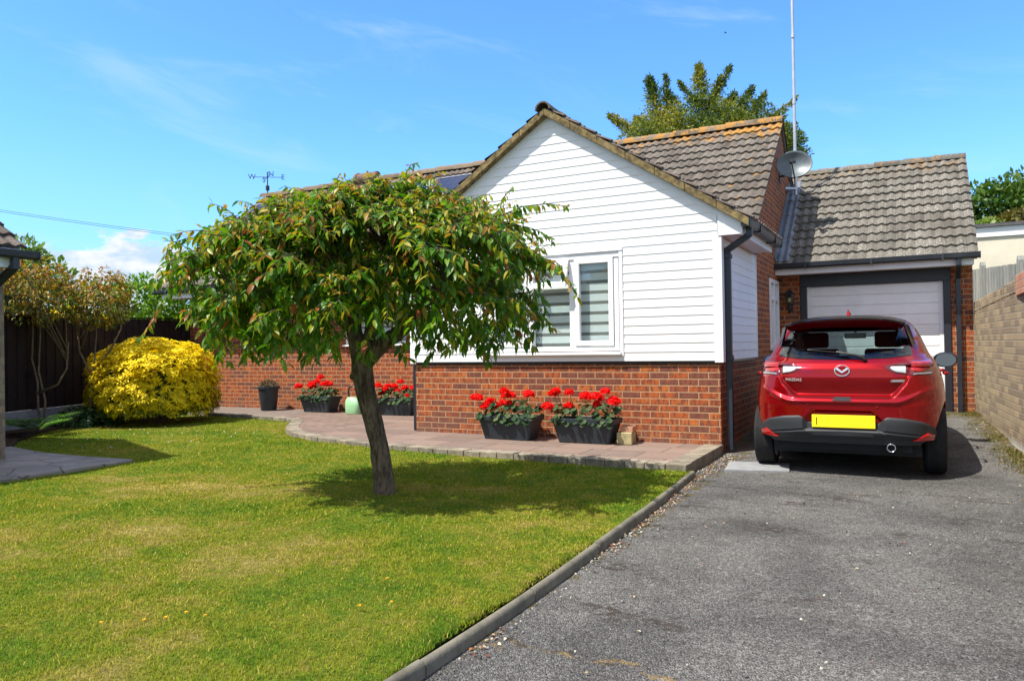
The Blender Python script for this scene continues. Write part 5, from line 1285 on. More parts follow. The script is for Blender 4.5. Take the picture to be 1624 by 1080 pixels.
def twig_leaves(P, young0, dens=.030, big=1.0):
    "alternate leaves hanging off a twig polyline"
    acc = rr.uniform(0, dens); side = rr.choice((-1, 1)); tot = sum((b-a).length for a, b in zip(P, P[1:])); run = 0
    for a, b in zip(P, P[1:]):
        L_ = (b-a).length; d = (b-a).normalized() if L_ > 0 else Vector((0,0,-1))
        while acc < L_:
            t = (run+acc)/max(tot, 1e-6); p = a+d*acc; ph = rr.uniform(-.9, .9)
            o = d.cross(Vector((0,0,1))); o = Vector((rr.uniform(-1,1), rr.uniform(-1,1), 0)) if o.length < .2 else o
            o.normalize(); o = (Matrix.Rotation(ph, 3, d) @ o)*side; side = -side
            dr = (o*.85 + d*.45 + Vector((0, 0, (-.62 if t < .85 else -.35)*rr.uniform(.5, 1.2))) + Vector((rr.uniform(-.45,.45), rr.uniform(-.45,.45), rr.uniform(-.3,.3)))).normalized()
            nn = (Vector((0,0,1))*.5+o*.3+Vector((rr.uniform(-.6,.6), rr.uniform(-.6,.6), rr.uniform(0,.6)))).normalized()
            yg = max(0, min(1, (t-.30)/.5))*young0
            LP.append(p); LD.append(dr); LN.append(nn); LL.append(rr.uniform(.072, .112)*(1-.35*yg)*big)
            # tint axis: 0..0.62 greens, 0.62..0.9 bronze tips, >0.93 dead leaf
            v = rr.uniform(.02, .52)
            if rr.random() < yg*.62: v = rr.uniform(.52, .86)
            elif rr.random() < .10: v = rr.uniform(.50, .68)
            if rr.random() < .006: v = rr.uniform(.94, 1)
            LA.append(v); acc += dens*rr.uniform(.7, 1.3)
        acc -= L_; run += L_
branches = 0
CUT = lambda p: 1.06+.17*(1+mnoise.noise((p.x*1.9, p.y*1.9, 3)))+.10*rr.random()
for i in range(66):
    tier = 0 if i < 40 else 1
    a = 2*math.pi*(i+rr.uniform(-.35, .35))/(40 if tier == 0 else 26); rmax = rr.uniform(.70, 1.02)*(1 if tier == 0 else .93)
    h = min(hubs[:3] if tier == 0 else hubs[3:], key=lambda q: (dome(a, .25)-q).length+rr.uniform(0, .3)); P = [h]
    for k in range(1, 9):
        r = .12+(rmax-.12)*k/8; p = dome(a+.12*math.sin(k+i), r)-Vector((0, 0, .10-.04*k/8+rr.uniform(0, .04)+tier*(.28+.20*k/8))); P.append(p)
    tw.tube(P, [.020-.0019*k for k in range(9)], 6)
    # twigs off this branch: some arch up, most hang
    for k in range(2, 9):
        if tier == 1 and k < 5: continue
        for rep in range(5 if tier == 0 else 4):
            t = rr.random(); p = P[k-1].lerp(P[k], t); out = (p-Vector((TC.x, TC.y, p.z))); out = out.normalized() if out.length > .01 else Vector((1,0,0))
            if mnoise.noise((p.x*2.1+11, p.y*2.1, p.z*2.1)) < -.33: continue
            rim = k/8*rmax; tang = out.cross(Vector((0,0,1)))*rr.uniform(-1, 1)
            up_ = rr.random() < .46
            if up_:
                L_ = rr.uniform(.16, .34); d0 = (out*.5+tang*.8+Vector((0, 0, rr.uniform(.3, .9)))).normalized(); g_ = 3.4
            else:
                L_ = rr.uniform(.20, .40)+(.26*rim*rr.random()**2 if rim > .35 else .12*rr.random()); d0 = (out*.7+tang*.9+Vector((0, 0, rr.uniform(-.1, .35)))).normalized(); g_ = rr.uniform(2.0, 3.8)
            Q = [p]; d = d0.copy(); n_s = 7
            for s_ in range(n_s):
                d = (d+Vector((0, 0, -g_*L_/n_s)) + Vector((rr.uniform(-.12,.12), rr.uniform(-.12,.12), 0))).normalized(); q = Q[-1]+d*(L_/n_s)
                if q.z < CUT(q): break
                Q.append(q)
            if len(Q) < 3: continue
            tw.tube(Q, [.0055-.0006*j for j in range(len(Q))], 4, cap=False); branches += 1
            twig_leaves(Q, 1.0 if (up_ or Q[-1].z > 2.1) else .6, dens=.0205 if not up_ else .017)
# long streamers at the left edge and a sprig reaching right over the boards
for P, y0 in (([(-5.05, 4.25, 1.95), (-5.28, 4.16, 1.82), (-5.42, 4.08, 1.62), (-5.50, 4.03, 1.42), (-5.60, 4.0, 1.33)], .8),
              ([(-5.0, 4.3, 2.1), (-5.2, 4.2, 2.16), (-5.34, 4.1, 2.10), (-5.38, 4.1, 1.98)], .6),
              ([(-2.95, 5.35, 2.28), (-2.78, 5.45, 2.36), (-2.6, 5.54, 2.38), (-2.44, 5.62, 2.35)], .7),
              ([(-2.95, 5.32, 2.2), (-2.92, 5.36, 2.42), (-2.84, 5.4, 2.52)], 1.0),
              ([(-3.65, 5.0, 2.45), (-3.64, 5.01, 2.62), (-3.58, 5.03, 2.72), (-3.52, 5.05, 2.73)], 1.0),
              ([(-4.15, 4.75, 2.45), (-4.14, 4.76, 2.6), (-4.10, 4.77, 2.66)], 1.0),
              ([(-3.25, 5.2, 1.6), (-3.14, 5.26, 1.42), (-3.08, 5.3, 1.22), (-3.05, 5.31, 1.08)], .3)):
    P = [Vector(q) for q in P]; tw.tube(P, [.006-.001*j for j in range(len(P))], 5); twig_leaves(P, y0, .016)
for i in range(26):      # bare grey spurs inside the crown
    a = rr.uniform(0, 6.28); r = rr.uniform(.2, .9); p = dome(a, r)-Vector((0, 0, rr.uniform(.2, .8))); Q = [p]
    d = Vector((rr.uniform(-1,1), rr.uniform(-1,1), rr.uniform(-1,.3))).normalized()
    for s_ in range(5): d = (d+Vector((rr.uniform(-.3,.3), rr.uniform(-.3,.3), -.2))).normalized(); Q.append(Q[-1]+d*.07)
    tw.tube(Q, [.007-.001*j for j in range(6)], 4)
# inner leaf mass: fills the heart of the crown
for i in range(760):
    a = rr.uniform(0, 6.28); r = rr.random()**.6; t_ = dome(a, r*.97); p = t_-Vector((0, 0, rr.uniform(.08, .75+.45*r)))
    if p.z < 1.28 or (p.z < 1.48 and r < .36): continue
    if mnoise.noise((p.x*2.1+11, p.y*2.1, p.z*2.1)) < -.28: continue
    Q = [p+Vector((rr.uniform(-.05,.05), rr.uniform(-.05,.05), -.055*j)) for j in range(4)]; twig_leaves(Q, .15, .022)
tw.build('branches', TWIG, CH, smooth=True)
CHLEAF = mat_leaf("cherry_leaf", [(0, (.032, .115, .006)), (.25, (.068, .185, .008)), (.48, (.155, .275, .012)), (.60, (.31, .31, .015)), (.72, (.38, .26, .020)), (.86, (.30, .10, .025)), (.92, (.22, .07, .02)), (1, (.32, .07, .02))], rough=.40, trans=.42, spec=.40)
Pn, Dn, Nn = (np.array([tuple(q) for q in A]) for A in (LP, LD, LN)); Ln = np.array(LL)
V_, F_, k_ = leaves(Pn, Dn, Nn, Ln, Ln*RNG.uniform(.34, .46, len(Ln)), fold=.16, droop=RNG.uniform(.15, .5, len(Ln)))
raw('crown', V_, F_, CHLEAF, CH, {'rnd': np.repeat(np.array(LA), k_)}, smooth=True)

# yellow mexican-orange bush ------------------------------------------------
YB = thing('yellow_bush', 'rounded bright yellow bush at the lawn edge near the dark fence', 'shrub', (-11.25, 8.3, .04))
YLEAF = mat_leaf("golden_leaf", [(0, (.07, .13, .012)), (.18, (.18, .20, .012)), (.34, (.55, .45, .005)), (.7, (.82, .65, .006)), (1, (.90, .74, .014))], rough=.55, trans=.30, spec=.2, tcol=(1.15, 1.1, .4))
def blob_bush(name, parent, C_, rad, ncl, per, Lr, mat, tint, lum=.16, seed=3, squash=1.0, floor=.06, wr=.42, up=.55, gaps=.42, box=2.0):
    r_ = np.random.default_rng(seed); P, D, N, Ls, T = [], [], [], [], []
    C_ = np.array(C_); rad = np.array(rad); got = 0
    while got < ncl:
        d = r_.normal(size=3); d /= np.linalg.norm(d)
        if d[2] < -.55: continue
        nse = mnoise.noise(Vector(d*2.6)+Vector((seed, 0, 0))); n2 = mnoise.noise(Vector(d*6.5)+Vector((0, seed, 0)))
        if n2 < -gaps: continue
        dep = 1-.16*r_.random()**2; k = (1+lum*nse+.06*n2)*dep; p = C_+d*rad*k
        if p[2] < floor: continue
        sq_ = (abs(d[0])**box+abs(d[1])**box+abs(d[2])**box)**(-1/box); p = C_+d*rad*k*sq_; out = nrm(d/rad); c_dir = nrm(out*.8+np.array([0, 0, up])); got += 1
        tv = tint(d, p, r_)
        for q in range(per):
            ph = 2*math.pi*(q/per)+r_.uniform(-.4, .4); a = nrm(np.cross(c_dir, [.3, .2, .9])); b = np.cross(c_dir, a)
            spread = r_.uniform(.6, 1.25); dd = nrm(c_dir*.55+(a*math.cos(ph)+b*math.sin(ph))*spread)
            P.append(p+r_.normal(size=3)*.008); D.append(dd); N.append(nrm(c_dir+r_.normal(size=3)*.25)); Ls.append(r_.uniform(*Lr)); T.append(np.clip(tv+r_.uniform(-.14, .14), 0, 1))
    Ls = np.array(Ls); V_, F_, k_ = leaves(np.array(P), np.array(D), np.array(N), Ls, Ls*wr, fold=.14, droop=.35)
    return raw(name, V_, F_, mat, parent, {'rnd': np.repeat(np.array(T), k_)}, smooth=True)
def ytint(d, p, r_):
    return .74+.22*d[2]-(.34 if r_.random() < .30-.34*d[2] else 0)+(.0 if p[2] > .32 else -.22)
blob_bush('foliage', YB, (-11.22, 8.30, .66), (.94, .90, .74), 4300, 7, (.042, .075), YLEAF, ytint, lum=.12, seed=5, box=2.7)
mb = MB()
for i in range(16):
    a = rr.uniform(0, 6.28); P = [Vector((-11.22+.1*math.cos(a), 8.3+.1*math.sin(a), .02)), Vector((-11.22+.4*math.cos(a), 8.3+.4*math.sin(a), .45)), Vector((-11.22+.8*math.cos(a), 8.3+.8*math.sin(a), .8+.3*rr.random()))]; mb.tube(P, [.02, .013, .006], 6)
mb.build('stems', STEM_PALE, YB)
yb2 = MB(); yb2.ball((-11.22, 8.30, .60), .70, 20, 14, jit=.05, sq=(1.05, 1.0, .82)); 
blob_bush('inner_foliage', YB, (-11.22, 8.30, .58), (.80, .75, .58), 1500, 5, (.07, .10), mat_leaf("inner_green_leaf", [(0, (.03, .07, .01)), (1, (.10, .14, .015))], trans=.2), lambda d, p, r_: r_.random(), seed=6, gaps=.9)  # leaves inside the bush are green by pigment

# shrubs in the bed: bronze-leaved standard shrubs, ferns, low plants ------
PHL = mat_leaf("bronze_leaf", [(0, (.08, .11, .015)), (.35, (.20, .21, .02)), (.65, (.40, .30, .03)), (.88, (.38, .15, .025)), (1, (.18, .04, .02))], rough=.4, trans=.4, tcol=(1.4, 1.1, .5))
def leggy(name, label, base, stems, crown, n, seed, grp=None):
    SH = Vector((.42, -.12, 0)); base = Vector(base)+SH; stems = [[Vector(q)+SH for q in s_] for s_ in stems]; crown = (Vector(crown[0])+SH, crown[1])
    t = thing(name, label, 'shrub', base, grp); r_ = random.Random(seed); mb = MB(); P, D, N, T, L_ = [], [], [], [], []
    tips = []
    for st_ in stems:
        Q = [Vector(q) for q in st_]; mb.tube(Q, [.020-.012*j/(len(Q)-1) for j in range(len(Q))], 7); tips.append(Q[-1])
        for j in range(5):
            q0 = Q[-1].lerp(Q[-2], r_.random()); e = Vector(crown[0])+Vector((r_.gauss(0, crown[1][0]*.55), r_.gauss(0, crown[1][1]*.55), r_.gauss(0, crown[1][2]*.4))); mb.tube([q0, q0.lerp(e, .5)+Vector((0,0,.05)), e], [.009, .006, .003], 5); tips.append(e)
    mb.build('stems', STEM_PALE, t, smooth=True)
    for i in range(n):
        while True:
            d = Vector((r_.uniform(-1,1), r_.uniform(-1,1), r_.uniform(-1,1)))
            if .25 < d.length < 1 and mnoise.noise((d.x*2.4+seed, d.y*2.4, d.z*3)) > -.18: break
        p = Vector(crown[0])+Vector((d.x*crown[1][0], d.y*crown[1][1], d.z*crown[1][2]))
        dirn = Vector((d.x, d.y, .35*d.z-.2)).normalized(); tv = min(1, max(0, .42+.3*d.z+r_.uniform(-.4, .4)))
        for q in range(4):
            dd = (dirn+Vector((r_.uniform(-.9,.9), r_.uniform(-.9,.9), r_.uniform(-.7,.5)))).normalized(); P.append(p); D.append(dd); N.append((r_.uniform(-.5,.5), r_.uniform(-.5,.5), 1)); T.append(min(1, max(0, tv+r_.uniform(-.12,.12)))); L_.append(r_.uniform(.05, .09))
    L_ = np.array(L_); V_, F_, k_ = leaves(np.array([tuple(q) for q in P]), np.array([tuple(q) for q in D]), np.array(N, float), L_, L_*.36, fold=.15, droop=.4)
    raw('crown', V_, F_, PHL, t, {'rnd': np.repeat(np.array(T), k_)}, smooth=True); return t
leggy('bronze_shrub', 'leggy bronze-leaved shrub with bare stems beside the left house corner', (-12.35, 7.0, .06),
      [[(-12.35, 7.0, .0), (-12.42, 6.98, .35), (-12.38, 6.95, .8), (-12.52, 6.95, 1.15), (-12.45, 6.93, 1.55), (-12.5, 6.95, 1.95)], [(-12.33, 7.0, .0), (-12.30, 7.02, .5), (-12.40, 6.98, .95), (-12.38, 7.0, 1.5), (-12.30, 6.95, 2.0)], [(-12.38, 6.96, .62), (-12.1, 7.1, .75), (-11.95, 7.15, 1.0), (-11.98, 7.2, 1.4)]],
      ((-12.40, 6.92, 2.20), (.60, .52, .56)), 900, 31)
leggy('bronze_shrub', 'leggy bronze-leaved shrub with bare stems just left of the yellow bush', (-12.05, 7.55, .06),
      [[(-12.05, 7.55, .0), (-12.0, 7.56, .5), (-11.98, 7.6, 1.0), (-11.9, 7.6, 1.5), (-11.95, 7.62, 1.95)], [(-11.99, 7.58, .95), (-11.75, 7.72, 1.25), (-11.58, 7.8, 1.6), (-11.55, 7.82, 2.0)], [(-12.0, 7.56, .9), (-12.18, 7.5, 1.25), (-12.22, 7.48, 1.7)]],
      ((-11.90, 7.62, 2.12), (.64, .54, .50)), 900, 32)
FERN = mat_leaf("fern_green", [(0, (.04, .12, .015)), (1, (.13, .28, .03))], trans=.35)
def fern(label, base, n, L_, seed):
    t = thing('fern', label, 'fern', base); r_ = random.Random(seed); P, D, N, Ls = [], [], [], []
    for i in range(n):
        a = r_.uniform(0, 6.28); d = Vector((math.cos(a)*.55, math.sin(a)*.55, 1)).normalized(); p = Vector(base); ll = L_*r_.uniform(.7, 1.1)
        for k in range(18):
            d = (d+Vector((math.cos(a), math.sin(a), -.7))*.055).normalized(); p = p+d*ll/18
            if k > 3:
                sd_ = d.cross(Vector((0,0,1))).normalized(); w_ = .11*math.sin(math.pi*(k-2)/17)+.01
                for s_ in (-1, 1): P.append(tuple(p)); D.append(tuple(sd_*s_+d*.5)); N.append((0,0,1)); Ls.append(w_)
    Ls = np.array(Ls); V_, F_, k_ = leaves(np.array(P), np.array(D), np.array(N, float), Ls, Ls*.30, fold=.05, droop=.3); raw('fronds', V_, F_, FERN, t, {'rnd': np.repeat(RNG.random(len(Ls)), k_)}); return t
fern('bright green fern in the bed by the tan brick house corner', (-11.05, 6.25, .05), 24, .66, 4)
LOWG = mat_leaf("dark_green_leaf", [(0, (.02, .06, .012)), (1, (.07, .15, .03))], trans=.25)
def lowplant(label, c, rad, n, seed):
    t = thing('low_plant', label, 'plant', (c[0], c[1], .05)); blob_bush('foliage', t, c, rad, n, 5, (.05, .10), LOWG, lambda d, p, r_: r_.random(), seed=seed, lum=.3, gaps=.7); return t
lowplant('low dark green plant between the bare shrub stems and the yellow bush', (-11.75, 7.35, .16), (.36, .3, .2), 120, 7)
lowplant('small leafy plant at the left foot of the yellow bush', (-11.55, 7.55, .12), (.34, .26, .18), 110, 8)

# planters ------------------------------------------------------------------
PLANT = mat_plain("dark_grey_planter", (.018, .027, .036), .5, var=.12, vscale=8, dirt=((.07, .07, .07), .35))
COMPOST = SOIL
def make_trough():
    t = thing('planter', '', 'planter', (0, 0, 0), 'black flower troughs against the brick walls')
    mb = MB(); 
    def rect(hx, hy, z, ch=.018): return [(-hx, -hy+ch, z), (-hx+ch, -hy, z), (hx-ch, -hy, z), (hx, -hy+ch, z), (hx, hy-ch, z), (hx-ch, hy, z), (-hx+ch, hy, z), (-hx, hy-ch, z)]
    rings = [rect(.305, .115, 0), rect(.312, .12, .01), rect(.368, .155, .225), rect(.386, .170, .232), rect(.390, .174, .285), rect(.378, .162, .287), rect(.372, .156, .25)]
    vs = [p for r_ in rings for p in r_]; fs = [(i*8+k, i*8+(k+1) % 8, (i+1)*8+(k+1) % 8, (i+1)*8+k) for i in range(len(rings)-1) for k in range(8)]+[tuple(range(8))]
    mb.add(vs, fs); mb.build('trough', PLANT, t, world=False, bevel=.004)
    mb = MB(); mb.add(rect(.37, .154, .255), [tuple(range(8))]); mb.build('soil', SOIL, t, world=False); return t
trough = make_trough()
spots = [(-4.36, 8.13, R(-2), 'black trough of geraniums on paving, the one farther from the buff stone block'), (-3.36, 8.14, R(1), 'black trough of geraniums right beside the buff stone block'),
         (-9.50, 10.42, R(-4), 'black geranium trough at the recessed wall beside the green watering can'), (-7.72, 10.36, R(3), 'black geranium trough half hidden behind the gable wing corner')]
for i, (x, y, a, lb) in enumerate(spots):
    t = trough if i == 0 else copy_tree(trough); t.location = (x, y, .095); t.rotation_euler.z = a; t['label'] = lb
GERL = mat_leaf("geranium_leaf", [(0, (.016, .045, .016)), (.5, (.035, .080, .026)), (.85, (.07, .115, .04)), (1, (.11, .13, .06))], rough=.7, trans=.2, spec=.2)
RED = mat_leaf("scarlet_petal", [(0, (.75, .004, .003)), (1, (.95, .010, .006))], rough=.7, trans=.45, tcol=(1.2, .8, .8))
GSTEM = mat_plain("green_stem", (.10, .13, .04), .6)
def round_leaves(P, N, Rr, r_):
    "scalloped round leaves with a dished centre"
    K = 9; V_, F_ = [], []
    for p, n, r0 in zip(P, N, Rr):
        n = nrm(np.array(n)); a = nrm(np.cross(n, [.31, .17, .93])); b = np.cross(n, a); base = len(V_); V_.append(p-n*r0*.22)
        for k in range(K):
            th = 2*math.pi*k/K; rad = r0*(1 if k % 2 else .86)*(.55 if k == 0 else 1); V_.append(p+(a*math.cos(th)+b*math.sin(th))*rad+n*r0*r_.uniform(-.12, .2))
        F_ += [(base, base+1+k, base+1+(k+1) % K) for k in range(K)]
    return np.array(V_), np.array(F_), K+1
def geranium(label, loc, seed, heads):
    t = thing('geranium', label, 'flowers', (loc[0], loc[1], loc[2]+.255), 'red geraniums in the black troughs'); r_ = random.Random(seed); P, N, Rr = [], [], []
    base = Vector((loc[0], loc[1], loc[2]+.26))
    for i in range(190):
        x = r_.uniform(-.37, .37); y = r_.uniform(-.15, .15); hh = (.19-.35*x*x-.9*y*y)*(1+.5*mnoise.noise((x*7+seed, y*7, 2))); z = hh*r_.random()**.5
        if r_.random() < .22: y = -.17-.03*r_.random(); z = r_.uniform(-.06, .05)
        P.append(np.array(base)+np.array([x*1.06, y, z])); N.append((x*1.2+r_.uniform(-.5,.5), y*3-.35+r_.uniform(-.5,.5), .9)); Rr.append(r_.uniform(.022, .042))
    V_, F_, k_ = round_leaves(P, N, Rr, r_); raw('foliage', V_, F_, GERL, t, {'rnd': np.repeat(np.array([r_.random() for _ in P]), k_)})
    st_ = MB()
    for (hx, hz, hr) in heads:
        hy = r_.uniform(-.16, .02); c = base+Vector((hx, hy, hz)); b0 = base+Vector((hx*.72, hy*.4, .02)); st_.tube([b0, b0.lerp(c, .5)+Vector((r_.uniform(-.015,.015), 0, .015)), c], .0035, 5)
        n = int(95*hr/.055)+20; dirs_ = rdir(n); dirs_[:, 2] = np.abs(dirs_[:, 2])*1.0-.28; dirs_ = nrm(dirs_)
        PP = np.array(c)+dirs_*hr*1.22*np.array([1, 1, .8])*RNG.uniform(.55, .95, (n, 1)); Pq, Nq, Rq = [], [], []
        for p, d in zip(PP, dirs_):
            for q in range(2): Pq.append(p+RNG.normal(size=3)*.004); Nq.append(d+RNG.normal(size=3)*.45); Rq.append(r_.uniform(.014, .021))
        V_, F_, k_ = round_leaves(Pq, Nq, Rq, r_); raw('flower_head', V_, F_, RED, t, {'rnd': np.repeat(RNG.random(len(Pq)), k_)})
    st_.build('stems', GSTEM, t); return t
geranium('red geraniums in the trough farther from the buff stone block', (-4.36, 8.13, .095), 1, [(-.40, .235, .065), (-.30, .13, .052), (-.24, .19, .055), (-.19, .13, .06), (-.09, .18, .034), (-.10, .26, .03), (.0, .325, .045), (.035, .27, .05), (.0, .175, .034), (.235, .30, .036), (.28, .285, .058)])
geranium('red geraniums in the trough right beside the buff stone block', (-3.36, 8.14, .095), 2, [(-.40, .30, .05), (-.34, .335, .04), (-.44, .15, .06), (-.36, .105, .065), (-.18, .32, .045), (-.20, .16, .045), (.0, .275, .062), (.13, .27, .06), (.17, .245, .045), (.14, .185, .035), (.27, .34, .042), (.36, .22, .068)])
geranium('red geraniums in the trough beside the green watering can', (-9.50, 10.42, .095), 3, [(-.40, .20, .06), (-.20, .22, .07), (-.18, .17, .05), (.0, .36, .055), (.06, .29, .05), (.17, .24, .05), (.22, .26, .05), (.27, .24, .045)])
geranium('red geraniums half hidden behind the gable wing corner', (-7.72, 10.36, .095), 4, [(-.34, .23, .055), (-.34, .10, .06), (-.24, .17, .05), (-.12, .23, .05), (-.06, .22, .055), (.02, .14, .05), (.10, .30, .05), (.18, .20, .05), (.26, .08, .04), (.34, .2, .05)])
# round pot with a dried-up plant
RP = thing('plant_pot', 'tall round black pot near the yellow bush, its plant dried up', 'plant pot', (-10.72, 10.36, .095))
mb = MB(); mb.lathe([(.135, .095), (.14, .10), (.185, .50), (.205, .505), (.208, .545), (.195, .547), (.188, .50)], c=(-10.72, 10.36, 0), n=36, cap=False); mb.lathe([(.001, .52), (.19, .52)], c=(-10.72, 10.36, 0), n=30, cap=False); mb.build('pot', PLANT, RP, auto=40)
DP = thing('dried_plant', 'brown dried-up plant in the tall round black pot', 'plant', (-10.72, 10.36, .52))
DRY = mat_leaf("dried_leaf", [(0, (.06, .045, .03)), (.6, (.15, .11, .07)), (1, (.16, .17, .07))], trans=.15)
n = 900; d = rdir(n); d[:, 2] = np.abs(d[:, 2]); Pd = np.array((-10.72, 10.36, .53))+d*np.array([.19, .19, .14])*RNG.uniform(.5, 1, (n, 1)); Lq = RNG.uniform(.025, .06, n)
V_, F_, k_ = leaves(Pd, d+RNG.normal(size=(n, 3))*.5, rdir(n), Lq, Lq*.18); raw('foliage', V_, F_, DRY, DP, {'rnd': np.repeat(RNG.random(n), k_)})
# watering can
WC = thing('watering_can', 'pale green plastic watering can standing behind the tree trunk', 'watering can', (-8.62, 10.30, .095)); GCAN = mat_plain("pale_green_plastic", (.30, .56, .30), .4, var=.05)
mb = MB(); n = 24
def ov(rx, ry, z, dx=0): return [(-8.62+dx+rx*math.copysign(abs(math.cos(t))**.7, math.cos(t)), 10.30+ry*math.copysign(abs(math.sin(t))**.7, math.sin(t)), .095+z) for t in np.linspace(0, 2*math.pi, n+1)[:-1]]
rings = [ov(.15, .095, 0), ov(.158, .10, .012), ov(.162, .102, .15), ov(.150, .095, .215, -.01), ov(.11, .07, .262, -.03), ov(.075, .05, .285, -.045), ov(.06, .04, .29, -.05)]
mb.add([p for r_ in rings for p in r_], [(i*n+k, i*n+(k+1) % n, (i+1)*n+(k+1) % n, (i+1)*n+k) for i in range(6) for k in range(n)]+[tuple(range(n)), tuple(range(6*n, 7*n))]); mb.build('body', GCAN, WC, smooth=True)
mb = MB(); mb.tube([(-8.50, 10.30, .17), (-8.40, 10.30, .24), (-8.30, 10.30, .36), (-8.24, 10.30, .44)], [.028, .022, .016, .014], 10); mb.build('spout', GCAN, WC, smooth=True)
mb = MB(); mb.lathe([(.014, 0), (.035, .03), (.035, .036)], c=(-8.24, 10.30, .44), ax=(1,0,0), ay=(0,1,0), az=(.5,0,.86), n=14); mb.build('rose', BLACK, WC)
mb = MB(); mb.tube([(-8.72, 10.30, .36), (-8.745, 10.30, .46), (-8.72, 10.30, .55), (-8.64, 10.30, .575), (-8.56, 10.30, .53), (-8.51, 10.30, .36)], .015, 10); mb.build('handle', BLACK, WC, smooth=True)

# ================================================================== lawn grass, weeds, litter
def scatter_grass():
    n = 1500000; y = RNG.uniform(1.0, 9.7, n); x = RNG.uniform(-13.2, -1.5, n)
    d = np.hypot(x, y); yaw = np.degrees(np.arctan2(-x, y))
    keep = (yaw > 2) & (yaw < 68) & (RNG.random(n) < np.clip((3.4/np.maximum(d, 1.2))**1.35, .10, 1))
    x, y = x[keep], y[keep]
    kx = np.array([kerb_x(v) for v in np.linspace(0, 10, 400)]); kxx = np.interp(y, np.linspace(0, 10, 400), kx)
    ex = np.array([p[0] for p in PATIO_EDGE])[::-1]; ey = np.array([p[1] for p in PATIO_EDGE])[::-1]
    ok = (x < kxx-.020) & (y < np.interp(x, ex, ey)-.005)
    # not on the stone path or the bed
    ok &= ~((x < -7.41) & (y < 5.25)); bx = np.array([-12.9, -12.3, -11.95, -11.3, -10.7, -10.0]); by = np.array([9.7, 8.3, 7.45, 6.45, 5.85, 5.40])
    ok &= ~((x < -9.55) & (y < np.interp(x, bx, by)+.0)) | ((x > -9.6))
    ok &= ~((x < -9.6) & (x > -12.9) & (y < np.interp(x, bx, by)))
    return x[ok], y[ok]
gx, gy = scatter_grass(); n = len(gx)
zl_ = np.array([lawn_z(a, b) for a, b in zip(gx, gy)])
tuft = np.array([mnoise.noise((a*1.6, b*1.6, 9.0)) for a, b in zip(gx, gy)])
dcam = np.hypot(gx, gy)
h_ = RNG.uniform(.009, .023, n)*(1+.45*np.clip(tuft, -.5, .8)); wd = RNG.uniform(.0012, .0021, n)*np.clip(dcam/3.0, 1, 3.0)
a_ = RNG.uniform(0, 2*np.pi, n); ln = RNG.uniform(.15, 1.1, n); ca, sa = np.cos(a_), np.sin(a_); t2 = a_+np.pi/2+RNG.uniform(-.8, .8, n)
base = np.stack([gx, gy, zl_-.004], 1); side = np.stack([np.cos(t2), np.sin(t2), np.zeros(n)], 1)*wd[:, None]
mid = base+np.stack([ca*ln*h_*.3, sa*ln*h_*.3, h_*.62], 1); tip = base+np.stack([ca*ln*h_, sa*ln*h_, h_*(1-.25*ln)], 1)
Vg = np.stack([base-side, base+side, mid+side*.75, mid-side*.75, tip], 1).reshape(-1, 3)
Tq = np.array([(0,1,2),(0,2,3),(3,2,4)]); Fg = (np.arange(n)[:, None, None]*5+Tq[None]).reshape(-1, 3)
go = raw('grass', Vg, Fg, BLADE, None, {'rnd': np.repeat(RNG.random(n), 5)}); tag(go, kind='stuff')

# few yellow weed flowers in the lawn
YEL = mat_plain("yellow_petal", (.75, .42, .01), .6)
wf = thing('dandelion', '', 'flower', (0, 0, 0), 'yellow weed flowers in the lawn')
mb = MB(); mb.tube([(0, 0, 0), (.004, 0, .03), (.002, 0, .045)], .0015, 5); mb.build('stem', GSTEM, wf, world=False)
nq = 40; th = RNG.uniform(0, 6.28, nq); P0 = np.tile((.002, 0, .045), (nq, 1)); V_, F_, k_ = leaves(P0, np.stack([np.cos(th), np.sin(th), RNG.uniform(.1, .9, nq)], 1), np.tile((0, 0, 1.), (nq, 1)), .016, .005); raw('petals', V_, F_, YEL, wf, world=False)
for i, (x, y) in enumerate([(-2.92, 2.10), (-2.86, 2.16), (-2.83, 2.24), (-2.72, 2.25), (-2.30, 2.98), (-2.08, 2.72), (-2.18, 2.62), (-3.06, 2.0)]):
    t = wf if i == 0 else copy_tree(wf); t.location = (x, y, lawn_z(x, y)); t.scale = (.6, .6, .7); t.rotation_euler.z = i*1.3; t['label'] = 'small yellow weed flower growing low in the mown lawn'
# fallen white petals on the shaded lawn and leaf litter along the kerb and wall
def litter(name, pts, size, mat, zf):
    n = len(pts); P = np.array([(x, y, zf(x, y)) for x, y in pts]); D = np.stack([RNG.normal(size=n), RNG.normal(size=n), RNG.normal(size=n)*.25], 1); N = np.tile((0, 0, 1.), (n, 1))+RNG.normal(size=(n, 3))*.25
    L_ = RNG.uniform(*size, n); V_, F_, k_ = leaves(P, D, N, L_, L_*.6, fold=.1, droop=.25); return tag(raw(name, V_, F_, mat, None, {'rnd': np.repeat(RNG.random(n), k_)}), kind='stuff')
PETW = mat_leaf("pale_petal", [(0, (.55, .52, .42)), (1, (.75, .73, .66))], trans=.1)
litter('fallen_petals', [(x, y) for x, y in zip(RNG.uniform(-10.6, -7.6, 130), RNG.uniform(5.5, 8.0, 130)) if y > 5.4 and y < -.75*x+1.6], (.014, .026), PETW, lambda x, y: lawn_z(x, y)+.030)
LIT = mat_leaf("dry_leaf_litter", [(0, (.10, .035, .02)), (.35, (.24, .06, .03)), (.6, (.36, .22, .09)), (.85, (.48, .38, .22)), (1, (.55, .50, .40))], trans=.1)
pts = []
while len(pts) < 620:
    y = RNG.uniform(1.4, 8.3); x = kerb_x(y)+.04+abs(RNG.normal())*.045 if y < 6.9 else -1.80+abs(RNG.normal())*.10
    if mnoise.noise((y*1.3, 0, 3)) > -.25+.5*(y < 4.6): pts.append((x, y))
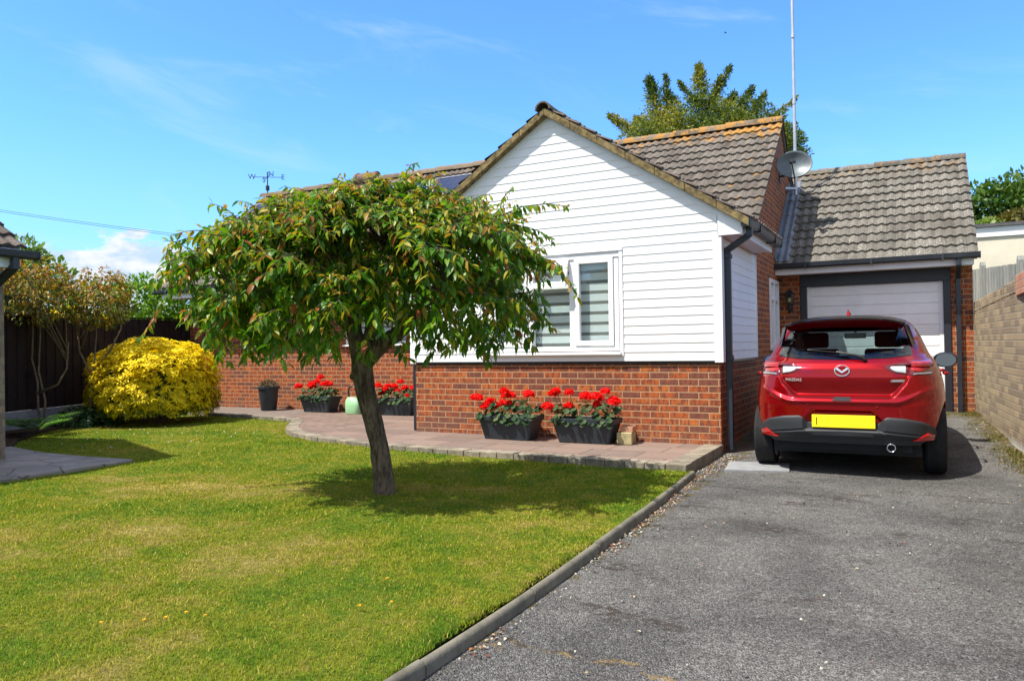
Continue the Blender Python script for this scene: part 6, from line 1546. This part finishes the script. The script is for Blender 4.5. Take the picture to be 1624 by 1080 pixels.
for _ in range(520):
    y = RNG.uniform(6.5, 12.5); pts.append((wall_x(y)-.015-abs(RNG.normal())*.11, y))
for _ in range(160): pts.append((RNG.uniform(-1.4, .9), RNG.uniform(2.2, 7))) if _ < 50 else None
litter('leaf_litter', pts, (.008, .026), LIT, lambda x, y: drive_z(y)+.010)
# loose chippings beside the kerb
def stones(name, pts, size, mat, zf):
    V_, F_ = [], []; ico = MB(); ico.ball((0,0,0), 1, 6, 4); bv = np.array(ico.v); bf = ico.f
    for x, y in pts:
        s_ = RNG.uniform(*size); A = RNG.normal(size=(3, 3)); q, _ = np.linalg.qr(A); v = (bv*RNG.uniform(.6, 1, 3)*(1+RNG.normal(size=(len(bv), 1))*.12))@q*s_; b = len(V_); V_ += list(v+np.array([x, y, zf(x, y)+s_*.3])); F_ += [tuple(b+i for i in f) for f in bf]
    return tag(raw(name, np.array(V_), np.array(F_), mat, None, {'rnd': np.repeat(RNG.random(len(pts)), len(bv))}), kind='stuff')
CHIP = mat_leaf("stone_chip", [(0, (.05, .05, .052)), (.5, (.15, .15, .155)), (.8, (.30, .28, .25)), (1, (.5, .46, .38))], rough=.9, trans=0)
cp = [(kerb_x(y)+.035+abs(RNG.normal())*.05, y) for y in RNG.uniform(1.5, 6.9, 380)]+[(-1.83+abs(RNG.normal())*.13, y) for y in RNG.uniform(6.9, 8.4, 420)]+[(x, y) for x, y in zip(RNG.uniform(-1.5, .95, 250), RNG.uniform(1.5, 7.5, 250))]
stones('gravel', cp, (.004, .010), CHIP, lambda x, y: drive_z(y))
# moss and weeds at the foot of the right-hand wall and the garage
MOSS = mat_leaf("moss_green", [(0, (.05, .05, .01)), (.5, (.13, .14, .02)), (.8, (.16, .10, .03)), (1, (.22, .2, .05))], trans=.15)
mp = []
while len(mp) < 5200:
    if RNG.random() < .72: y = RNG.uniform(6.2, 12.6); x = wall_x(y)-.005-abs(RNG.normal())*.12
    else: x, y = RNG.uniform(.40, .80), 12.66-abs(RNG.normal())*.18
    if mnoise.noise((x*3, y*1.5, 7)) > -.05: mp.append((x, y))
mp = np.array(mp); P = np.array([(x, y, drive_z(y)+.002) for x, y in mp]); D = RNG.normal(size=(len(mp), 3))*.7+np.array([0, 0, 1.0]); Lm = RNG.uniform(.008, .03, len(mp))
V_, F_, k_ = leaves(P, D, rdir(len(mp)), Lm, Lm*.35); tag(raw('moss', V_, F_, MOSS, None, {'rnd': np.repeat(RNG.random(len(mp)), k_)}), kind='stuff')

# ================================================================== trees and hedges beyond
def far_tree(name, label, base, H_, blobs, n, Lr, mat, bark, seed, trunk_r=.2, wr=.5, cat='tree', spikes=None, pend=0, limb=True):
    t = thing(name, label, cat, base); r_ = np.random.default_rng(seed); mb = MB(); b = Vector(base)
    top = Vector(blobs[0][0]); mid = b.lerp(top, .55)
    mb.tube([b, b.lerp(mid, .5)+Vector((.1, 0, 0)), mid, top], [trunk_r, trunk_r*.8, trunk_r*.55, trunk_r*.15], 9)
    if limb:
        for c, rd in blobs[1:]: c = Vector(c); mb.tube([mid.lerp(b, .2), mid.lerp(c, .55)+Vector((0, 0, .2)), c], [trunk_r*.4, trunk_r*.25, trunk_r*.07], 7)
    vol = np.array([rd[0]*rd[1]*rd[2] for _, rd in blobs])**.75; vol /= vol.sum(); P, N = [], []
    for (c, rd), f in zip(blobs, vol):
        m = int(n*f); got = 0
        while got < m:
            k = max(400, (m-got)*2); d = nrm(r_.normal(size=(k, 3))); rr_ = r_.random(k)**.45
            q = d*rr_[:, None]
            nz_ = np.array([mnoise.noise((v[0]*2.3+seed, v[1]*2.3, v[2]*2.3)) + .6*mnoise.noise((v[0]*5.5, v[1]*5.5+seed, v[2]*5.5)) for v in q])
            sel = nz_ > -.08+.25*(rr_ < .5); q, d = q[sel][:m-got], d[sel][:m-got]; P.append(np.array(c)+q*np.array(rd)*(1+.10*nz_[sel][:m-got, None])); N.append(d); got += len(q)
    if spikes:
        for (s0, s1, wd_, cnt) in spikes:
            s0, s1 = np.array(s0), np.array(s1); tt = r_.random(cnt)**.8; ax = nrm(s1-s0); off = r_.normal(size=(cnt, 3))*(wd_*(1-tt*.85))[:, None]
            cv = np.stack([np.zeros(cnt), np.zeros(cnt), -.10*np.sin(tt*3.1)*np.linalg.norm(s1-s0)], 1)*(.6 if abs(ax[2]) < .8 else 0)
            P.append(s0+(s1-s0)*tt[:, None]+off+cv); N.append(nrm(off)+ax*.8)
            mb.tube([tuple(s0), tuple((s0+s1)/2), tuple(s1)], [.05, .03, .008], 5)
    mb.build('trunk', bark, t, smooth=True)
    P = np.concatenate(P); N = np.concatenate(N); m = len(P); D = nrm(N*.7+r_.normal(size=(m, 3))*.6+np.array([0, 0, -pend])); Ls = r_.uniform(*Lr, m)
    V_, F_, k_ = flakes(P, D, nrm(N+r_.normal(size=(m, 3))*.6), Ls, Ls*wr)
    cl = np.array([mnoise.noise((p[0]*.9, p[1]*.9, p[2]*.9+seed)) for p in P]); rnd = np.clip(.5+.55*cl+r_.uniform(-.28, .28, m), 0, 1)
    raw('crown', V_, F_, mat, t, {'rnd': np.repeat(rnd, k_)}); return t
CONL = mat_leaf("cypress_spray", [(0, (.025, .060, .014)), (.4, (.09, .14, .018)), (.75, (.24, .25, .028)), (1, (.36, .31, .04))], rough=.7, trans=.3)
OAKL = mat_leaf("broad_leaf_green", [(0, (.022, .060, .010)), (.5, (.055, .125, .014)), (1, (.12, .19, .022))], rough=.5, trans=.3)
OLIVE = mat_leaf("olive_brown_leaf", [(0, (.05, .055, .012)), (.5, (.12, .105, .018)), (1, (.17, .13, .025))], rough=.6, trans=.25)
HEDL = mat_leaf("bright_hedge_leaf", [(0, (.05, .14, .010)), (.5, (.14, .28, .018)), (1, (.26, .40, .04))], rough=.4, trans=.4)
LIMEL = mat_leaf("fresh_lime_leaf", [(0, (.07, .14, .02)), (.5, (.16, .24, .04)), (1, (.26, .34, .08))], rough=.5, trans=.4)
YEWL = mat_leaf("dark_yew_leaf", [(0, (.008, .012, .006)), (1, (.025, .035, .012))], rough=.7, trans=.1)
# conifer behind the main roof
sp = [((-7.1, 24.4, 7.8), (-7.55, 24.2, 10.05), .30, 3000), ((-7.0, 24.4, 9.0), (-7.05, 24.4, 10.15), .12, 480), ((-5.9, 24.8, 8.2), (-6.05, 24.8, 10.35), .30, 2600), ((-5.8, 24.9, 8.9), (-5.1, 25.2, 10.3), .13, 840), ((-6.0, 24.8, 9.0), (-6.62, 24.5, 9.85), .10, 520), ((-5.7, 24.9, 8.9), (-5.4, 25.0, 9.95), .10, 520),
      ((-5.0, 25.2, 8.6), (-4.45, 25.5, 9.6), .16, 840), ((-4.6, 25.4, 8.5), (-4.1, 25.7, 9.4), .14, 600), ((-7.4, 24.2, 8.0), (-8.75, 23.6, 8.85), .20, 1500), ((-7.5, 24.1, 7.5), (-8.95, 23.5, 7.95), .22, 1400), ((-7.3, 24.3, 8.4), (-8.0, 24.0, 8.75), .14, 600), ((-4.6, 25.4, 8.1), (-3.2, 26.2, 9.25), .10, 660), ((-6.6, 24.6, 8.6), (-7.0, 24.4, 9.5), .22, 1000), ((-5.4, 25.0, 8.3), (-5.0, 25.2, 9.4), .2, 1000)]
far_tree('conifer', 'ragged dark green conifer with spiky shoots behind the main roof ridge', (-6.2, 24.8, -.1), 10, [((-6.2, 24.8, 7.7), (1.9, 1.5, 1.6)), ((-7.3, 24.3, 7.5), (1.5, 1.3, 1.35)), ((-5.0, 25.3, 7.8), (1.7, 1.4, 1.4)), ((-3.9, 25.9, 7.4), (1.1, 1.1, 1.0))], 64000, (.06, .14), CONL, BARK, 51, .3, .38, spikes=sp)
far_tree('bushy_tree', 'airy leafy tree branch beside the aerial mast behind the gable', (-3.1, 26.6, -.1), 9, [((-3.75, 26.4, 8.1), (.55, .5, .5)), ((-3.35, 26.5, 7.5), (.42, .4, .75))], 900, (.10, .20), OAKL, BARK, 52, .15, .5)
# trees at the right behind the cream building
far_tree('oak_tree', 'broad green oak tree behind the cream flat-roofed building', (3.3, 27.5, -.1), 7, [((3.1, 27.5, 4.9), (1.6, 1.5, 1.35)), ((2.2, 27.0, 5.0), (1.15, 1.0, .95)), ((4.6, 27.8, 4.9), (2.1, 1.6, 1.6)), ((2.6, 27.2, 3.8), (1.3, 1.2, .9))], 15000, (.12, .26), OAKL, BARK, 53, .3)
far_tree('bushy_tree', 'olive brown bushy tree in front of the green oak at right', (3.0, 25.6, -.1), 5, [((3.1, 25.5, 4.15), (1.25, 1.0, .75)), ((2.6, 25.4, 3.7), (.8, .8, .6))], 5200, (.12, .22), OLIVE, BARK, 54, .16)
far_tree('bushy_tree', 'pale lime leaved shrub between the garage roof and the oak', (1.85, 25.0, -.1), 4, [((1.75, 25.0, 3.6), (.62, .6, .8)), ((1.9, 25.0, 4.2), (.4, .4, .35))], 2200, (.12, .26), LIMEL, BARK, 55, .1)
# beyond the left fence
far_tree('bushy_tree', 'bright green leafy tree beyond the fence, behind the yellow bush', (-15.2, 11.9, -.1), 3, [((-15.4, 11.2, 2.2), (.95, .9, .78)), ((-14.7, 11.9, 2.15), (.9, .9, .75)), ((-16.2, 10.7, 2.1), (.8, .8, .7)), ((-14.35, 12.4, 2.0), (.6, .6, .7))], 9500, (.07, .15), HEDL, BARK, 56, .12, .55)
far_tree('slender_tree', 'slender pale green tree above the neighbour\'s gutter at far left', (-22.8, 12.8, -.1), 5, [((-22.9, 12.6, 3.9), (.85, .8, .75)), ((-22.2, 13.0, 3.4), (.7, .7, .65)), ((-23.3, 12.4, 3.2), (.9, .8, .7)), ((-22.4, 13.0, 2.6), (1.0, 1.0, .7))], 3000, (.12, .26), LIMEL, BARK, 57, .12)
far_tree('yew_tree', 'very dark yew tree beyond the fence at the left edge', (-15.6, 8.3, -.1), 3, [((-15.7, 8.0, 1.9), (.8, .8, .75)), ((-15.2, 8.5, 1.8), (.6, .6, .6))], 5000, (.07, .14), YEWL, BARK, 58, .12)
far_tree('bushy_tree', 'golden yellow bush just showing over the fence between the bronze shrubs', (-14.6, 9.0, -.1), 2.5, [((-14.6, 8.9, 1.7), (.5, .5, .45)), ((-14.3, 9.3, 1.6), (.4, .4, .4))], 1500, (.06, .12), YLEAF, BARK, 59, .08)
SHED = thing('shed', 'low grey roofed shed peeping over the dark fence', 'shed', (-16.6, 10.2, -.1)); mb = MB(); mb.box(-17.2, -15.9, 9.0, 10.3, -.1, 1.85); mb.build('wall', DARKWOOD, SHED); mb = MB(); mb.prism([(-17.3, 8.9, 1.85), (-15.8, 8.9, 1.85), (-16.55, 8.9, 2.15)], (0, 1.5, 0)); mb.build('roof', LEAD, SHED)
# a row of distant trees closing the horizon on the left
DIST = mat_leaf("distant_leaf", [(0, (.02, .05, .015)), (1, (.07, .12, .03))], trans=.2)
P_, N_ = [], []
for i in range(26):
    c = np.array([-75+i*3.2+RNG.uniform(-1, 1), 62+RNG.uniform(-6, 6)+i*.6, 1.4]); rd = np.array([3.2, 2.5, RNG.uniform(2.0, 3.2)]); d = rdir(320); d[:, 2] = np.abs(d[:, 2]); P_.append(c+d*rd*RNG.uniform(.7, 1, (320, 1))); N_.append(d)
P_ = np.concatenate(P_); N_ = np.concatenate(N_); V_, F_, k_ = flakes(P_, N_+RNG.normal(size=N_.shape)*.5, N_, RNG.uniform(.6, 1.2, len(P_)), .6); tag(raw('treeline', V_, F_, DIST, None, {'rnd': np.repeat(RNG.random(len(P_)), k_)}), kind='stuff')
